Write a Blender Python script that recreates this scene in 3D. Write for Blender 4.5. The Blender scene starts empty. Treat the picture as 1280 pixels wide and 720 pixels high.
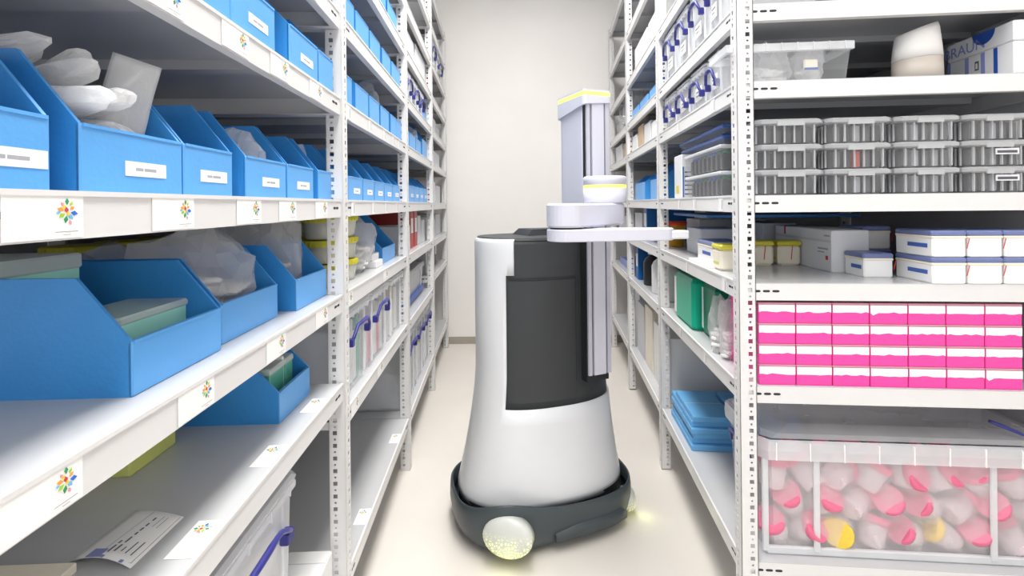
import bpy, bmesh, math, random
from mathutils import Vector, Matrix, noise
random.seed(7)
S = bpy.context.scene
COL = S.collection
PI = math.pi

# ------------------------------------------------------------------ camera, world, light, exposure
F_PX, CAM_H, HZ, ROLL = 600.0, 1.21, 255.5, 0.0106
cd = bpy.data.cameras.new('camera'); cam = bpy.data.objects.new('camera', cd); COL.objects.link(cam)
cd.sensor_width = 36; cd.lens = F_PX / 1280 * 36; cd.shift_y = -(360 - HZ) / 1280; cd.clip_start = 0.02
cam.location = (0, 0, CAM_H); cam.rotation_euler = (PI / 2, ROLL, 0)
S.camera = cam
wd = bpy.data.worlds.new('world'); S.world = wd; wd.use_nodes = True
wd.node_tree.nodes['Background'].inputs[0].default_value = (1, 1, 1, 1)
wd.node_tree.nodes['Background'].inputs[1].default_value = 0.9
S.view_settings.view_transform = 'Standard'; S.view_settings.look = 'None'
S.view_settings.gamma = 1; S.view_settings.exposure = 0.3; S.view_settings.use_curve_mapping = False
LAMP_W = 20
LAMPS = [(0.05, -0.45, 0.8), (0.05, 0.9, 1.0), (0.05, 2.2, 1.3)]
CEIL = 3.2
for lx, ly, lw in LAMPS:
    ld = bpy.data.lights.new('ceiling_tube', 'AREA'); ld.shape = 'RECTANGLE'; ld.size = 0.55; ld.size_y = 1.2
    ld.energy = LAMP_W * lw; ld.color = (1.0, 0.985, 0.96)
    lo = bpy.data.objects.new('ceiling_tube', ld); lo.location = (lx, ly, CEIL - 0.075); COL.objects.link(lo)

# ------------------------------------------------------------------ materials
def srgb(r, g, b):
    f = lambda v: (v / 12.92 if v <= 0.04045 else ((v + 0.055) / 1.055) ** 2.4)
    return (f(r / 255), f(g / 255), f(b / 255), 1)
M = {}
def mat(name, rgb, rough=0.45, metal=0.0, emit=None, es=0.0, var=0.04, scale=14, bump=0.0, bscale=60, spec=0.5, coat=0.0):
    m = bpy.data.materials.new(name); m.use_nodes = True; nt = m.node_tree; b = nt.nodes['Principled BSDF']
    b.inputs['Roughness'].default_value = rough; b.inputs['Metallic'].default_value = metal
    b.inputs['Specular IOR Level'].default_value = spec; b.inputs['Coat Weight'].default_value = coat
    tc = nt.nodes.new('ShaderNodeTexCoord')
    n = nt.nodes.new('ShaderNodeTexNoise'); n.inputs['Scale'].default_value = scale; n.inputs['Detail'].default_value = 3
    nt.links.new(tc.outputs['Object'], n.inputs['Vector'])
    r = nt.nodes.new('ShaderNodeValToRGB'); c = srgb(*rgb)
    r.color_ramp.elements[0].position = 0.3; r.color_ramp.elements[1].position = 0.7
    r.color_ramp.elements[0].color = tuple(v * (1 - var) for v in c[:3]) + (1,)
    r.color_ramp.elements[1].color = tuple(min(1, v * (1 + var)) for v in c[:3]) + (1,)
    nt.links.new(n.outputs['Fac'], r.inputs['Fac']); nt.links.new(r.outputs['Color'], b.inputs['Base Color'])
    if bump:
        n2 = nt.nodes.new('ShaderNodeTexNoise'); n2.inputs['Scale'].default_value = bscale; n2.inputs['Detail'].default_value = 4
        nt.links.new(tc.outputs['Object'], n2.inputs['Vector'])
        bp = nt.nodes.new('ShaderNodeBump'); bp.inputs['Strength'].default_value = bump; bp.inputs['Distance'].default_value = 0.01
        nt.links.new(n2.outputs['Fac'], bp.inputs['Height']); nt.links.new(bp.outputs['Normal'], b.inputs['Normal'])
    if emit:
        b.inputs['Emission Color'].default_value = srgb(*emit); b.inputs['Emission Strength'].default_value = es
    M[name] = m
    return m
def clear(name, rgb, opacity, rough=0.15, bump=0.0, bscale=40, trans=0.0):
    """thin translucent plastic: straight-through transparency mixed with a glossy tinted film"""
    m = mat(name, rgb, rough, bump=bump, bscale=bscale); nt = m.node_tree
    b = nt.nodes['Principled BSDF']; out = nt.nodes['Material Output']
    t = nt.nodes.new('ShaderNodeBsdfTransparent'); mx = nt.nodes.new('ShaderNodeMixShader'); mx.inputs[0].default_value = opacity
    nt.links.new(t.outputs[0], mx.inputs[1]); nt.links.new(mx.outputs[0], out.inputs[0])
    if trans:                                                        # film that lets light glow through
        tl = nt.nodes.new('ShaderNodeBsdfTranslucent'); tl.inputs[0].default_value = srgb(*rgb); m2 = nt.nodes.new('ShaderNodeMixShader'); m2.inputs[0].default_value = trans
        nt.links.new(b.outputs[0], m2.inputs[1]); nt.links.new(tl.outputs[0], m2.inputs[2]); nt.links.new(m2.outputs[0], mx.inputs[2])
    else: nt.links.new(b.outputs[0], mx.inputs[2])
    return m
mat('white_wall', (243, 240, 237), 0.8, var=0.015, scale=3, bump=0.05, bscale=180)
mat('ceiling', (240, 240, 238), 0.9, var=0.01)
mat('floor', (230, 224, 217), 0.38, var=0.03, scale=2.5, bump=0.03, bscale=90)
mat('taupe', (168, 160, 150), 0.6)
mat('steel_white', (224, 223, 223), 0.32, var=0.012)
mat('steel_shelf', (196, 197, 200), 0.22, var=0.02, scale=5)
mat('steel_back', (180, 181, 185), 0.4, var=0.03, scale=4)
mat('hole_dark', (45, 45, 50), 0.7)
mat('rubber', (70, 68, 66), 0.7)
mat('blue_sheet', (56, 146, 220), 0.42, var=0.04, scale=9, bump=0.06, bscale=150)
mat('blue_front', (92, 166, 232), 0.4, var=0.04, scale=9, bump=0.05, bscale=150)
mat('paper', (244, 243, 242), 0.6, var=0.01)
mat('ink', (90, 90, 95), 0.7)
mat('paleink', (165, 165, 172), 0.7)
for n_, c_ in dict(e_red=(205, 60, 85), e_orange=(245, 160, 70), e_yellow=(240, 215, 60), e_lime=(160, 205, 60), e_green=(50, 150, 90),
                   e_sky=(110, 185, 235), e_blue=(45, 110, 205), e_pink=(225, 150, 175)).items(): mat(n_, c_, 0.5)
clear('clear_box', (236, 238, 242), 0.34, 0.12)
clear('clear_rim', (238, 240, 244), 0.62, 0.2)
clear('clear_tray', (226, 228, 230), 0.17, 0.1)
clear('clear_bag', (250, 250, 252), 0.36, 0.05, bump=0.25, bscale=45, trans=0.45)
clear('pouch', (252, 252, 252), 0.72, 0.15, bump=0.9, bscale=28, trans=0.45)
clear('crate_film', (250, 244, 247), 0.29, 0.1)
clear('tray_rim', (206, 208, 211), 0.6, 0.15)
clear('bag_soft', (255, 250, 252), 0.13, 0.05, bump=0.3, bscale=35)
clear('frost_lid', (226, 236, 234), 0.6, 0.25)
clear('tub_clear', (228, 230, 222), 0.6, 0.2)
clear('cup_clear', (250, 232, 238), 0.6, 0.15)
mat('white_plastic', (240, 240, 240), 0.4, var=0.01)
mat('cloudy', (226, 228, 232), 0.35)
mat('handle_blue', (46, 48, 128), 0.35)
mat('yellow_lid', (214, 206, 62), 0.4)
mat('yellow', (222, 208, 40), 0.45)
mat('lime_box', (205, 212, 120), 0.6)
mat('teal', (168, 234, 220), 0.4)
mat('green_box', (84, 172, 150), 0.4)
mat('jade', (0, 176, 140), 0.4)
mat('dkgreen', (0, 128, 100), 0.4)
mat('carton', (226, 227, 231), 0.6, var=0.02)
mat('carton_grey', (206, 207, 211), 0.6, var=0.02)
mat('carton_tan', (205, 180, 150), 0.7)
mat('pale_blue', (140, 150, 205), 0.6)
mat('brand_blue', (38, 80, 170), 0.5)
mat('label_blue', (62, 98, 178), 0.5)
mat('lid_blue', (108, 120, 168), 0.35)
mat('cream', (240, 232, 214), 0.5)
mat('red', (205, 45, 55), 0.5)
mat('binder_red', (190, 70, 66), 0.5)
mat('orange_red', (238, 80, 50), 0.45)
mat('pink', (244, 70, 165), 0.42, var=0.02)
mat('pink_lid', (205, 140, 160), 0.5)
mat('cap_pink', (226, 112, 146), 0.4)
mat('cap_yellow', (238, 205, 70), 0.4)
mat('dispenser_white', (236, 234, 232), 0.5)
mat('dispenser_beige', (196, 187, 178), 0.5)
mat('black', (34, 35, 38), 0.45)
mat('amber', (215, 160, 40), 0.3)
mat('blue_deep', (0, 95, 165), 0.45)
mat('blue_fold', (105, 175, 228), 0.5)
mat('tip_black', (42, 42, 50), 0.4)
mat('cap_blue', (50, 95, 175), 0.4)
mat('cap_green', (30, 110, 75), 0.4)
# robot
mat('shell_white', (222, 224, 228), 0.28, var=0.008, coat=0.3)
mat('shell_dark', (48, 51, 54), 0.5, var=0.03)
mat('shell_slot', (30, 32, 34), 0.6)
mat('base_slate', (62, 71, 76), 0.42, var=0.02)
mat('tower_lilac', (212, 212, 224), 0.4, var=0.01)
mat('tower_rail', (196, 196, 208), 0.35, var=0.01)
mat('strip_yellow', (232, 245, 120), 0.4, emit=(226, 245, 90), es=0.75)
lm = mat('lamp_dome', (206, 209, 204), 0.3)
_nt = lm.node_tree; _tc = _nt.nodes.new('ShaderNodeTexCoord'); _v = _nt.nodes.new('ShaderNodeTexVoronoi')
_v.feature = 'DISTANCE_TO_EDGE'; _v.inputs['Scale'].default_value = 95; _v.inputs['Randomness'].default_value = 0.7
_nt.links.new(_tc.outputs['Object'], _v.inputs['Vector'])
_lt = _nt.nodes.new('ShaderNodeMath'); _lt.operation = 'GREATER_THAN'; _lt.inputs[1].default_value = 0.16
_nt.links.new(_v.outputs['Distance'], _lt.inputs[0])
_sx = _nt.nodes.new('ShaderNodeSeparateXYZ'); _nt.links.new(_tc.outputs['Object'], _sx.inputs[0])
_mr = _nt.nodes.new('ShaderNodeMapRange'); _mr.inputs['From Min'].default_value = 0.022; _mr.inputs['From Max'].default_value = -0.05
_nt.links.new(_sx.outputs['Z'], _mr.inputs['Value'])
_mu = _nt.nodes.new('ShaderNodeMath'); _mu.operation = 'MULTIPLY'
_nt.links.new(_lt.outputs[0], _mu.inputs[0]); _nt.links.new(_mr.outputs[0], _mu.inputs[1])
_m2 = _nt.nodes.new('ShaderNodeMath'); _m2.operation = 'MULTIPLY'; _m2.inputs[1].default_value = 0.9
_nt.links.new(_mu.outputs[0], _m2.inputs[0])
_b = _nt.nodes['Principled BSDF']; _b.inputs['Emission Color'].default_value = srgb(232, 236, 20)
_nt.links.new(_m2.outputs[0], _b.inputs['Emission Strength'])
mat('lamp_diffuser', (250, 250, 248), 0.5, emit=(255, 252, 245), es=6.0)

# ------------------------------------------------------------------ mesh helpers
class MB:
    def __init__(self): self.v = []; self.f = []; self.mi = []; self.mats = []; self.sm = []
    def m(self, name):
        if name not in self.mats: self.mats.append(name)
        return self.mats.index(name)
    def add(self, vs, fs, mat, smooth=False):
        o = len(self.v); i = self.m(mat)
        self.v += [tuple(p) for p in vs]
        for f in fs: self.f.append([a + o for a in f]); self.mi.append(i); self.sm.append(smooth)
        return self
    def box(self, x0, x1, y0, y1, z0, z1, mat, X=None):
        vs = [Vector((x, y, z)) for x in (x0, x1) for y in (y0, y1) for z in (z0, z1)]
        if X: vs = [X @ p for p in vs]
        return self.add(vs, [(0, 1, 3, 2), (4, 6, 7, 5), (0, 4, 5, 1), (2, 3, 7, 6), (0, 2, 6, 4), (1, 5, 7, 3)], mat)
    def rbox(self, x0, x1, y0, y1, z0, z1, mat, r=0.004, X=None):
        """box with chamfered vertical and horizontal edges: stacked inset rings"""
        def ring(i, z):
            a, b, c, d = x0 + i, x1 - i, y0 + i, y1 - i
            k = r
            return [(a + k, c, z), (b - k, c, z), (b, c + k, z), (b, d - k, z), (b - k, d, z), (a + k, d, z), (a, d - k, z), (a, c + k, z)]
        R = [ring(r * .7, z0), ring(0, z0 + r), ring(0, z1 - r), ring(r * .7, z1)]
        return self.loft(R, mat, X=X)
    def loft(self, rings, mat, cap0=True, cap1=True, smooth=False, X=None, closed=True):
        n = len(rings[0]); vs = [Vector(p) for r in rings for p in r]
        if X: vs = [X @ p for p in vs]
        fs = []
        for k in range(len(rings) - 1):
            for i in range(n if closed else n - 1):
                j = (i + 1) % n; fs.append((k * n + i, k * n + j, (k + 1) * n + j, (k + 1) * n + i))
        self.add(vs, fs, mat, smooth)
        o = len(self.v) - len(vs); mi = self.m(mat)
        if cap0: self.f.append([o + i for i in range(n)][::-1]); self.mi.append(mi); self.sm.append(False)
        if cap1: self.f.append([o + (len(rings) - 1) * n + i for i in range(n)]); self.mi.append(mi); self.sm.append(False)
        return self
    def lathe(self, prof, mat, n=24, c=(0, 0, 0), smooth=True, cap0=True, cap1=True, sx=1, sy=1, X=None):
        rings = [[(c[0] + r * sx * math.cos(2 * PI * i / n), c[1] + r * sy * math.sin(2 * PI * i / n), c[2] + z) for i in range(n)] for r, z in prof]
        return self.loft(rings, mat, cap0, cap1, smooth, X)
    def prism_y(self, poly, y0, y1, mat, X=None):
        """polygon in xz extruded along y"""
        n = len(poly); vs = [Vector((x, y0, z)) for x, z in poly] + [Vector((x, y1, z)) for x, z in poly]
        if X: vs = [X @ p for p in vs]
        fs = [tuple(range(n)), tuple(range(2 * n - 1, n - 1, -1))] + [(i, i + n, (i + 1) % n + n, (i + 1) % n) for i in range(n)]
        return self.add(vs, fs, mat)
    def prism_z(self, poly, z0, z1, mat, X=None, r=0):
        n = len(poly)
        return self.loft([[(x, y, z0) for x, y in poly], [(x, y, z1) for x, y in poly]], mat, X=X)
    def tube(self, pts, r, mat, n=8, X=None):
        pts = [Vector(p) for p in pts]; rings = []
        rr = r if isinstance(r, (list, tuple)) else [r] * len(pts)
        for k, p in enumerate(pts):
            t = (pts[min(k + 1, len(pts) - 1)] - pts[max(k - 1, 0)]).normalized()
            a = t.cross(Vector((0, 0, 1)) if abs(t.z) < .9 else Vector((1, 0, 0))).normalized(); b = t.cross(a)
            rings.append([p + a * rr[k] * math.cos(2 * PI * i / n) + b * rr[k] * math.sin(2 * PI * i / n) for i in range(n)])
        return self.loft(rings, mat, smooth=True, X=X)
    def mesh(self, name):
        me = bpy.data.meshes.new(name); me.from_pydata(self.v, [], self.f); me.update()
        for mn in self.mats: me.materials.append(M[mn])
        me.polygons.foreach_set('material_index', self.mi); me.polygons.foreach_set('use_smooth', self.sm)
        bm = bmesh.new(); bm.from_mesh(me); bmesh.ops.recalc_face_normals(bm, faces=bm.faces); bm.to_mesh(me); bm.free()
        return me
def tagp(o, label=None, cat=None, group=None, kind=None):
    if label: o['label'] = label
    if cat: o['category'] = cat
    if group: o['group'] = group
    if kind: o['kind'] = kind
    return o
def obj(name, mb, parent=None, loc=None, rz=0):
    me = mb.mesh(name) if isinstance(mb, MB) else mb
    o = bpy.data.objects.new(name, me); COL.objects.link(o)
    if parent: o.parent = parent
    if loc: o.location = loc
    if rz: o.rotation_euler.z = rz
    return o
def empty(name): o = bpy.data.objects.new(name, None); COL.objects.link(o); o.empty_display_size = .05; return o
CACHE = {}
def cached(key, fn):
    if key not in CACHE: CACHE[key] = fn()
    return CACHE[key]

# ------------------------------------------------------------------ rack frames (left: x = -depth, right: x = +depth; y runs down the aisle)
ROW = {'L': dict(o=(-0.39 - .04 * 1.25, 1.25), th=math.atan(.04), sg=-1, D=0.74),
       'R': dict(o=(0.475 + .088 * 1.24, 1.24), th=-math.atan(.088), sg=1, D=0.82)}
PITCH = 0.94
LZ = [0.24, 0.75, 0.98, 1.226, 1.491, 1.715, 1.94, 2.165, 2.41, 2.65]
RZ = [0.28, 0.735, 1.0, 1.227, 1.522, 1.722, 1.99, 2.31, 2.65]
def zl(row, bay, li):                                               # shelf top of a level in a bay
    if row == 'L' and bay in (0, 1) and li == 1: return 0.67
    return (LZ if row == 'L' else RZ)[li]
LIP = 0.043
def W(row, x, y, z):
    r = ROW[row]; c, s = math.cos(r['th']), math.sin(r['th'])
    return Vector((r['o'][0] + c * x - s * y, r['o'][1] + s * x + c * y, z))
def place(o, row, x, y, z, rz=0):
    o.location = W(row, x, y, z); o.rotation_euler.z = ROW[row]['th'] + rz; return o
def ray(px, py):
    u, v = px - 640, py - HZ
    return Vector(((u - ROLL * v) / F_PX, 1, -(v + ROLL * u) / F_PX))
def local(row, p):
    r = ROW[row]; c, s = math.cos(r['th']), math.sin(r['th']); dx, dy = p.x - r['o'][0], p.y - r['o'][1]
    return c * dx + s * dy, -s * dx + c * dy
def on_x(row, px, py, x):      # pixel on the vertical plane at local x -> (y, z)
    d = ray(px, py); a0, _ = local(row, Vector((0, 0, 0))); a1, _ = local(row, d)
    t = (x - a0) / (a1 - a0); p = d * t; return local(row, p)[1], CAM_H + p.z
def on_y(row, px, py, y):      # pixel on the cross plane at local y -> (x, z)
    d = ray(px, py); _, a0 = local(row, Vector((0, 0, 0))); _, a1 = local(row, d)
    t = (y - a0) / (a1 - a0); p = d * t; return local(row, p)[0], CAM_H + p.z
def on_z(row, px, py, z):      # pixel on the level plane -> (x, y)
    d = ray(px, py); p = d * ((z - CAM_H) / d.z); return local(row, p)

# ------------------------------------------------------------------ room shell
def struct(name, mb): return tagp(obj(name, mb), kind='structure')
X0, X1, Y0, Y1 = -1.75, 2.15, -1.2, 4.19
struct('floor', MB().box(X0, X1, Y0, Y1 + .1, -.08, 0, 'floor'))
struct('ceiling', MB().box(X0, X1, Y0, Y1 + .1, CEIL, CEIL + .08, 'ceiling'))
struct('wall_back', MB().box(X0, X1, Y1, Y1 + .1, 0, CEIL, 'white_wall'))
struct('wall_left', MB().box(X0 - .1, X0, Y0, Y1 + .1, 0, CEIL, 'white_wall'))
struct('wall_right', MB().box(X1, X1 + .1, Y0, Y1 + .1, 0, CEIL, 'white_wall'))
struct('baseboard_back', MB().box(X0, X1, Y1 - .012, Y1, 0, .055, 'taupe').box(X0, X1, Y1 - .008, Y1, .055, .06, 'taupe'))
for k, (lx, ly, lw) in enumerate(LAMPS):
    t = empty('ceiling_light'); t.location = (lx, ly, CEIL - .07)
    tagp(t, ['white ceiling light panel just behind the camera', 'white ceiling light panel over the near aisle',
             'white ceiling light panel over the robot'][k], 'ceiling light')
    obj('housing', MB().box(-.3, .3, -.63, .63, .012, .07, 'steel_white').box(-.3, -.285, -.63, .63, 0, .012, 'steel_white').box(.285, .3, -.63, .63, 0, .012, 'steel_white')
        .box(-.285, .285, -.63, -.615, 0, .012, 'steel_white').box(-.285, .285, .615, .63, 0, .012, 'steel_white'), t)
    obj('diffuser', MB().box(-.284, .284, -.614, .614, .004, .0118, 'lamp_diffuser'), t)

# ------------------------------------------------------------------ shelving racks
PW, PT, PH = 0.042, 0.0018, 2.68
def upright_mesh(sx, sy):
    """L-profile post; corner at origin, web along +x*sx, flange along +y*sy, slotted with holes"""
    mb = MB()
    def strip(axis):
        a, b = (0.022, 0.033)
        def bx(p0, p1, z0, z1):
            if axis == 'x': mb.box(min(sx * p0, sx * p1), max(sx * p0, sx * p1), min(0, sy * PT), max(0, sy * PT), z0, z1, 'steel_white')
            else: mb.box(min(0, sx * PT), max(0, sx * PT), min(sy * p0, sy * p1), max(sy * p0, sy * p1), z0, z1, 'steel_white')
        bx(0, a, 0, PH); bx(b, PW, 0, PH)
        z = 0.02; bx(a, b, 0, z); k = 0
        while z < PH - .03:
            h = 0.011 if k % 2 == 0 else 0.005           # big slot, small dot
            g = 0.0085
            if k % 2:
                bx(a, a + .003, z, z + h); bx(b - .003, b, z, z + h)
            bx(a, b, z + h, z + h + g); z += h + g; k += 1
        bx(a, b, z, PH)
    strip('x'); strip('y')
    # rolled edge of the web
    e0, e1 = sorted((sx * PW, sx * (PW - .002))); f0, f1 = sorted((0, sy * .006)); mb.box(e0, e1, f0, f1, 0, PH, 'steel_white')
    return mb.mesh('upright')
def shelf_mesh(D, L):
    """tray with folded lips, local x in 0..D (depth), y in 0..L, top at z=0"""
    mb = MB(); i = .004
    mb.box(i, D - i, i, L - i, -.0015, 0, 'steel_shelf')
    t = .0015
    for (a, b, c, d) in ((i, i + t, i, L - i), (D - i - t, D - i, i, L - i), (i + t, D - i - t, i, i + t), (i + t, D - i - t, L - i - t, L - i)):
        mb.box(a, b, c, d, -LIP, -.0016, 'steel_white')
    mb.box(i, i + .018, i, L - i, -LIP - .0015, -LIP, 'steel_white'); mb.box(D - i - .018, D - i, i, L - i, -LIP - .0015, -LIP, 'steel_white')
    mb.box(i + .018, D - i - .018, i, i + .018, -LIP - .0015, -LIP, 'steel_white'); mb.box(i + .018, D - i - .018, L - i - .018, L - i, -LIP - .0015, -LIP, 'steel_white')
    # slightly raised rolled front edge
    mb.box(i - .002, i + .004, i + .04, L - i, -.004, .0012, 'steel_white')
    for q in (.33, .66): mb.box(i + .02, D - i - .02, L * q - .018, L * q + .018, -.02, -.0016, 'steel_shelf')   # stiffeners
    def slot(cx, cy, ax):
        n = 10
        for z in (-LIP * .48,):
            ring = []
            for q in range(n):
                a = 2 * PI * q / n; hx = .0052 * math.cos(a) + (.004 if math.cos(a) > 0 else -.004); hz = .0032 * math.sin(a) + z
                ring.append((cx + hx, cy, hz) if ax == 'x' else (cx, cy + hx, hz))
            off = Vector((0, -.0004, 0)) if ax == 'x' else Vector((-.0004, 0, 0))
            mb.loft([ring, [Vector(p) + off for p in ring]], 'hole_dark')
    for k in range(3):
        slot(.046 + .0235 * k, i, 'x'); slot(D - .046 - .0235 * k, i, 'x')
    for k in range(2):
        slot(i, .055 + .02 * k, 'y'); slot(i, L - .035 - .02 * k, 'y')
    return mb.mesh('shelf')
MESH = {}
for row in 'LR':
    sg, D = ROW[row]['sg'], ROW[row]['D']
    MESH[row, 'front'] = upright_mesh(sg, 1); MESH[row, 'rear'] = upright_mesh(-sg, 1)
    me = shelf_mesh(D, PITCH)
    if sg < 0:
        for v in me.vertices: v.co.x = -v.co.x
        me.flip_normals()
    MESH[row, 'shelf'] = me
    MESH[row, 'back'] = MB().box(0, sg * -.0015, .03, PITCH - .003, .1, 2.64, 'steel_back').mesh('back_panel')
    MESH[row, 'foot'] = MB().box(0, sg * .05, 0, .05, 0, .006, 'steel_white').mesh('foot_plate')
# shelf-edge sticker: white card with a small coloured emblem (the square code is left out)
def sticker_mesh(w, h):
    mb = MB(); mb.box(0, .0005, -w / 2, w / 2, -h / 2, h / 2, 'paper')
    cy, cz, k = w * .27, h * .1, h * .33
    pts = [(.0, .85, 'e_green', .9), (-.45, .62, 'e_pink', .7), (.42, .66, 'e_lime', .7), (-.62, .2, 'e_orange', 1), (-.05, .15, 'e_red', 1), (.5, .3, 'e_orange', .8), (.72, -.12, 'e_blue', 1.1),
           (.35, -.4, 'e_sky', 1), (-.5, -.28, 'e_lime', 1), (-.12, -.62, 'e_green', 1), (.3, -.88, 'e_pink', .7), (-.85, -.05, 'e_sky', .6), (-.28, .42, 'e_yellow', .8), (.1, -.15, 'e_yellow', .8)]
    for a, b, m_, s in pts:
        y, z, q = cy + a * k * .8, cz + b * k * .85, k * .26 * s
        ang = math.atan2(b, a); ca, sa = math.cos(ang), math.sin(ang)
        ring = [(.0006, y + ca * q, z + sa * q), (.0006, y - sa * q * .62, z + ca * q * .62), (.0006, y - ca * q, z - sa * q), (.0006, y + sa * q * .62, z - ca * q * .62)]
        mb.loft([ring, [(.0010, p[1], p[2]) for p in ring]], m_)
    mb.box(.0005, .0007, cy - k * .9, cy + k * .9, -h * .36, -h * .345, 'paleink')
    mb.box(.0005, .0007, cy - k * .3, cy + k * .3, -h * .43, -h * .418, 'paleink')
    return mb.mesh('label_sticker')
STK = sticker_mesh(.077, .040)
STKS = MB().box(0, .0005, -.018, .018, -.02, .02, 'paper').box(.0005, .0007, .008, .0085, -.016, .016, 'ink').box(.0005, .0007, .0105, .0125, -.014, .012, 'ink').box(.0005, .0007, -.012, -.0112, -.012, .012, 'paleink').mesh('label_sticker')
STICK = {}   # (row, bay, level) -> list of (y in bay, mesh, flat)
def rack(row, k, label, last=False):
    r = ROW[row]; sg, D = r['sg'], r['D']; t = empty('shelving_unit'); place(t, row, 0, k * PITCH, 0)
    tagp(t, label, 'shelving', 'white steel shelving units')
    for y in ([0, PITCH] if last else [0]):
        for nm, x in (('front', 0), ('rear', sg * D)):
            p = obj('upright', MESH[row, nm], t, (x, y, 0))
            f = obj('foot_plate', MESH[row, 'foot'], p, (0, 0, 0))
            if nm == 'rear': f.location.x = -sg * .05
    obj('back_panel', MESH[row, 'back'], t, (sg * (D + .002), 0, 0))
    for li in range(len(LZ if row == 'L' else RZ)):
        z = zl(row, k, li)
        s = obj('shelf', MESH[row, 'shelf'], t, (0, 0, z))
        for (y, me, flat) in STICK.get((row, k, li), []):
            st = obj('label_sticker', me, s)
            if flat: st.location = (-.026, y, .0003); st.rotation_euler = (0, -PI / 2, 0)
            else:
                st.location = (-sg * .0001 + sg * .004 - sg * .0006 if False else sg * .0033, y, -LIP / 2 - .001)
                if sg > 0: st.rotation_euler.z = PI
def stick_px(row, k, li, pxs, me=None, flat=False):
    for px in pxs:
        y, _ = on_x(row, px, HZ, ROW[row]['sg'] * .003)
        STICK.setdefault((row, k, li), []).append((y - k * PITCH, me or STK, flat))
stick_px('L', -1, 3, [57, 218, 312, 360, 402])
stick_px('L', -1, 4, [45, 207, 297, 352, 397])
stick_px('L', -1, 2, [52, 244, 344, 401])
stick_px('L', -1, 5, [330, 392])
for px, py in ((238, 674), (331, 570), (388, 507)):
    x, y = on_z('L', px, py, LZ[1]); STICK.setdefault(('L', -1, 1), []).append((y + PITCH, STK, True))
for li, ys in ((3, (.1, .33, .52, .72)), (4, (.07, .3, .5, .66, .78)), (2, (.05, .5)), (1, (.1, .4)), (0, (.25, .75))):
    for y in ys: STICK.setdefault(('L', 0, li), []).append((y, STKS if li > 2 else STK, li == 0))
for li, ys in ((3, (.14, .4, .6)), (2, (.12, .5)), (1, (.3, .6)), (4, (.2, .6))):
    for y in ys: STICK.setdefault(('R', 0, li), []).append((y, STKS, False))
rack('L', -1, 'white steel shelving unit at front left holding large blue bins')
rack('L', 0, 'white steel shelving unit second from the front on the left')
rack('L', 1, 'white steel shelving unit third from the front on the left')
rack('L', 2, 'white steel shelving unit on the left standing against the back wall', True)
rack('R', 0, 'white steel shelving unit at front right holding pink boxes')
rack('R', 1, 'white steel shelving unit second from the front on the right')
rack('R', 2, 'white steel shelving unit on the right standing against the back wall', True)

#CONTENTS
# ------------------------------------------------------------------ builders for the things on the shelves
ORD = ['first', 'second', 'third', 'fourth', 'fifth', 'sixth', 'seventh', 'eighth']
def bin_meshes(w, dp, fh, rh, sl):
    t = .0045; b = MB()
    prof = [(-.002, 0), (-.002, fh), (-sl, rh), (-dp, rh), (-dp, 0)]
    for y0, y1 in ((-w / 2, -w / 2 + t), (w / 2 - t, w / 2)): b.prism_y(prof, y0, y1, 'blue_sheet')
    b.box(-dp, -.006, -w / 2 + t, w / 2 - t, 0, .004, 'blue_sheet'); b.box(-dp, -dp + t, -w / 2 + t, w / 2 - t, .004, rh * .97, 'blue_sheet')
    f = MB(); f.rbox(-.006, .0, -w / 2, w / 2, .0005, fh, 'blue_front', .0016)
    f.box(-.0062, .0012, -w / 2 + .003, w / 2 - .003, fh - .003, fh + .0006, 'blue_front')
    return b.mesh('body'), f.mesh('front_panel')
CARD = MB().box(0, .0006, -.034, .034, -.0085, .0085, 'paper').box(.0006, .0008, -.018, -.006, -.002, .0015, 'paleink').box(.0006, .0008, -.004, .016, -.002, .0015, 'paleink').mesh('label_card')
def blue_bin(row, x, y0, y1, z, label, group, fh=.072, rh=.148, dp=.36, sl=.062, card=True, rz=0, cs=1):
    w = y1 - y0; t = empty('storage_bin'); place(t, row, x, (y0 + y1) / 2, z, rz)
    bm_, fm_ = cached(('bin', round(w, 3), dp, fh, rh, sl), lambda: bin_meshes(w, dp, fh, rh, sl))
    obj('body', bm_, t); obj('front_panel', fm_, t)
    if card: c = obj('label_card', CARD, t, (.0001, w * .08, fh * .42)); c.scale = (1, min(1.0, w / .085) * cs, cs)
    return tagp(t, label, 'storage bin', group)
def crumple(sx, sy, sz, m, seed=0, amp=.35, flat=True, sub=3):
    bm = bmesh.new(); bmesh.ops.create_icosphere(bm, subdivisions=sub, radius=1)
    for v in bm.verts:
        p = v.co.copy(); q = p * 1.6 + Vector((seed * 3.1, seed * 1.7, 0))
        n = noise.noise(q) + .6 * abs(noise.noise(q * 2.3)) + .30 * noise.noise(q * 5) + (.22 * abs(noise.noise(q * 9)) if sub > 3 else 0) + (.9 * max(0, noise.noise(q * .9 + Vector((5, 1, seed))) - .15) if p.z > .2 else 0)
        p *= 1 + amp * n
        p = Vector((max(-1, min(1, p.x)), max(-1, min(1, p.y)), max(-1, min(1.5, p.z))))
        v.co = Vector((p.x * sx, p.y * sy, max(0, (p.z + .85)) * sz))
    me = bpy.data.meshes.new('bag'); bm.to_mesh(me); bm.free(); me.materials.append(M[m])
    me.polygons.foreach_set('use_smooth', [not flat] * len(me.polygons))
    return me
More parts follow.
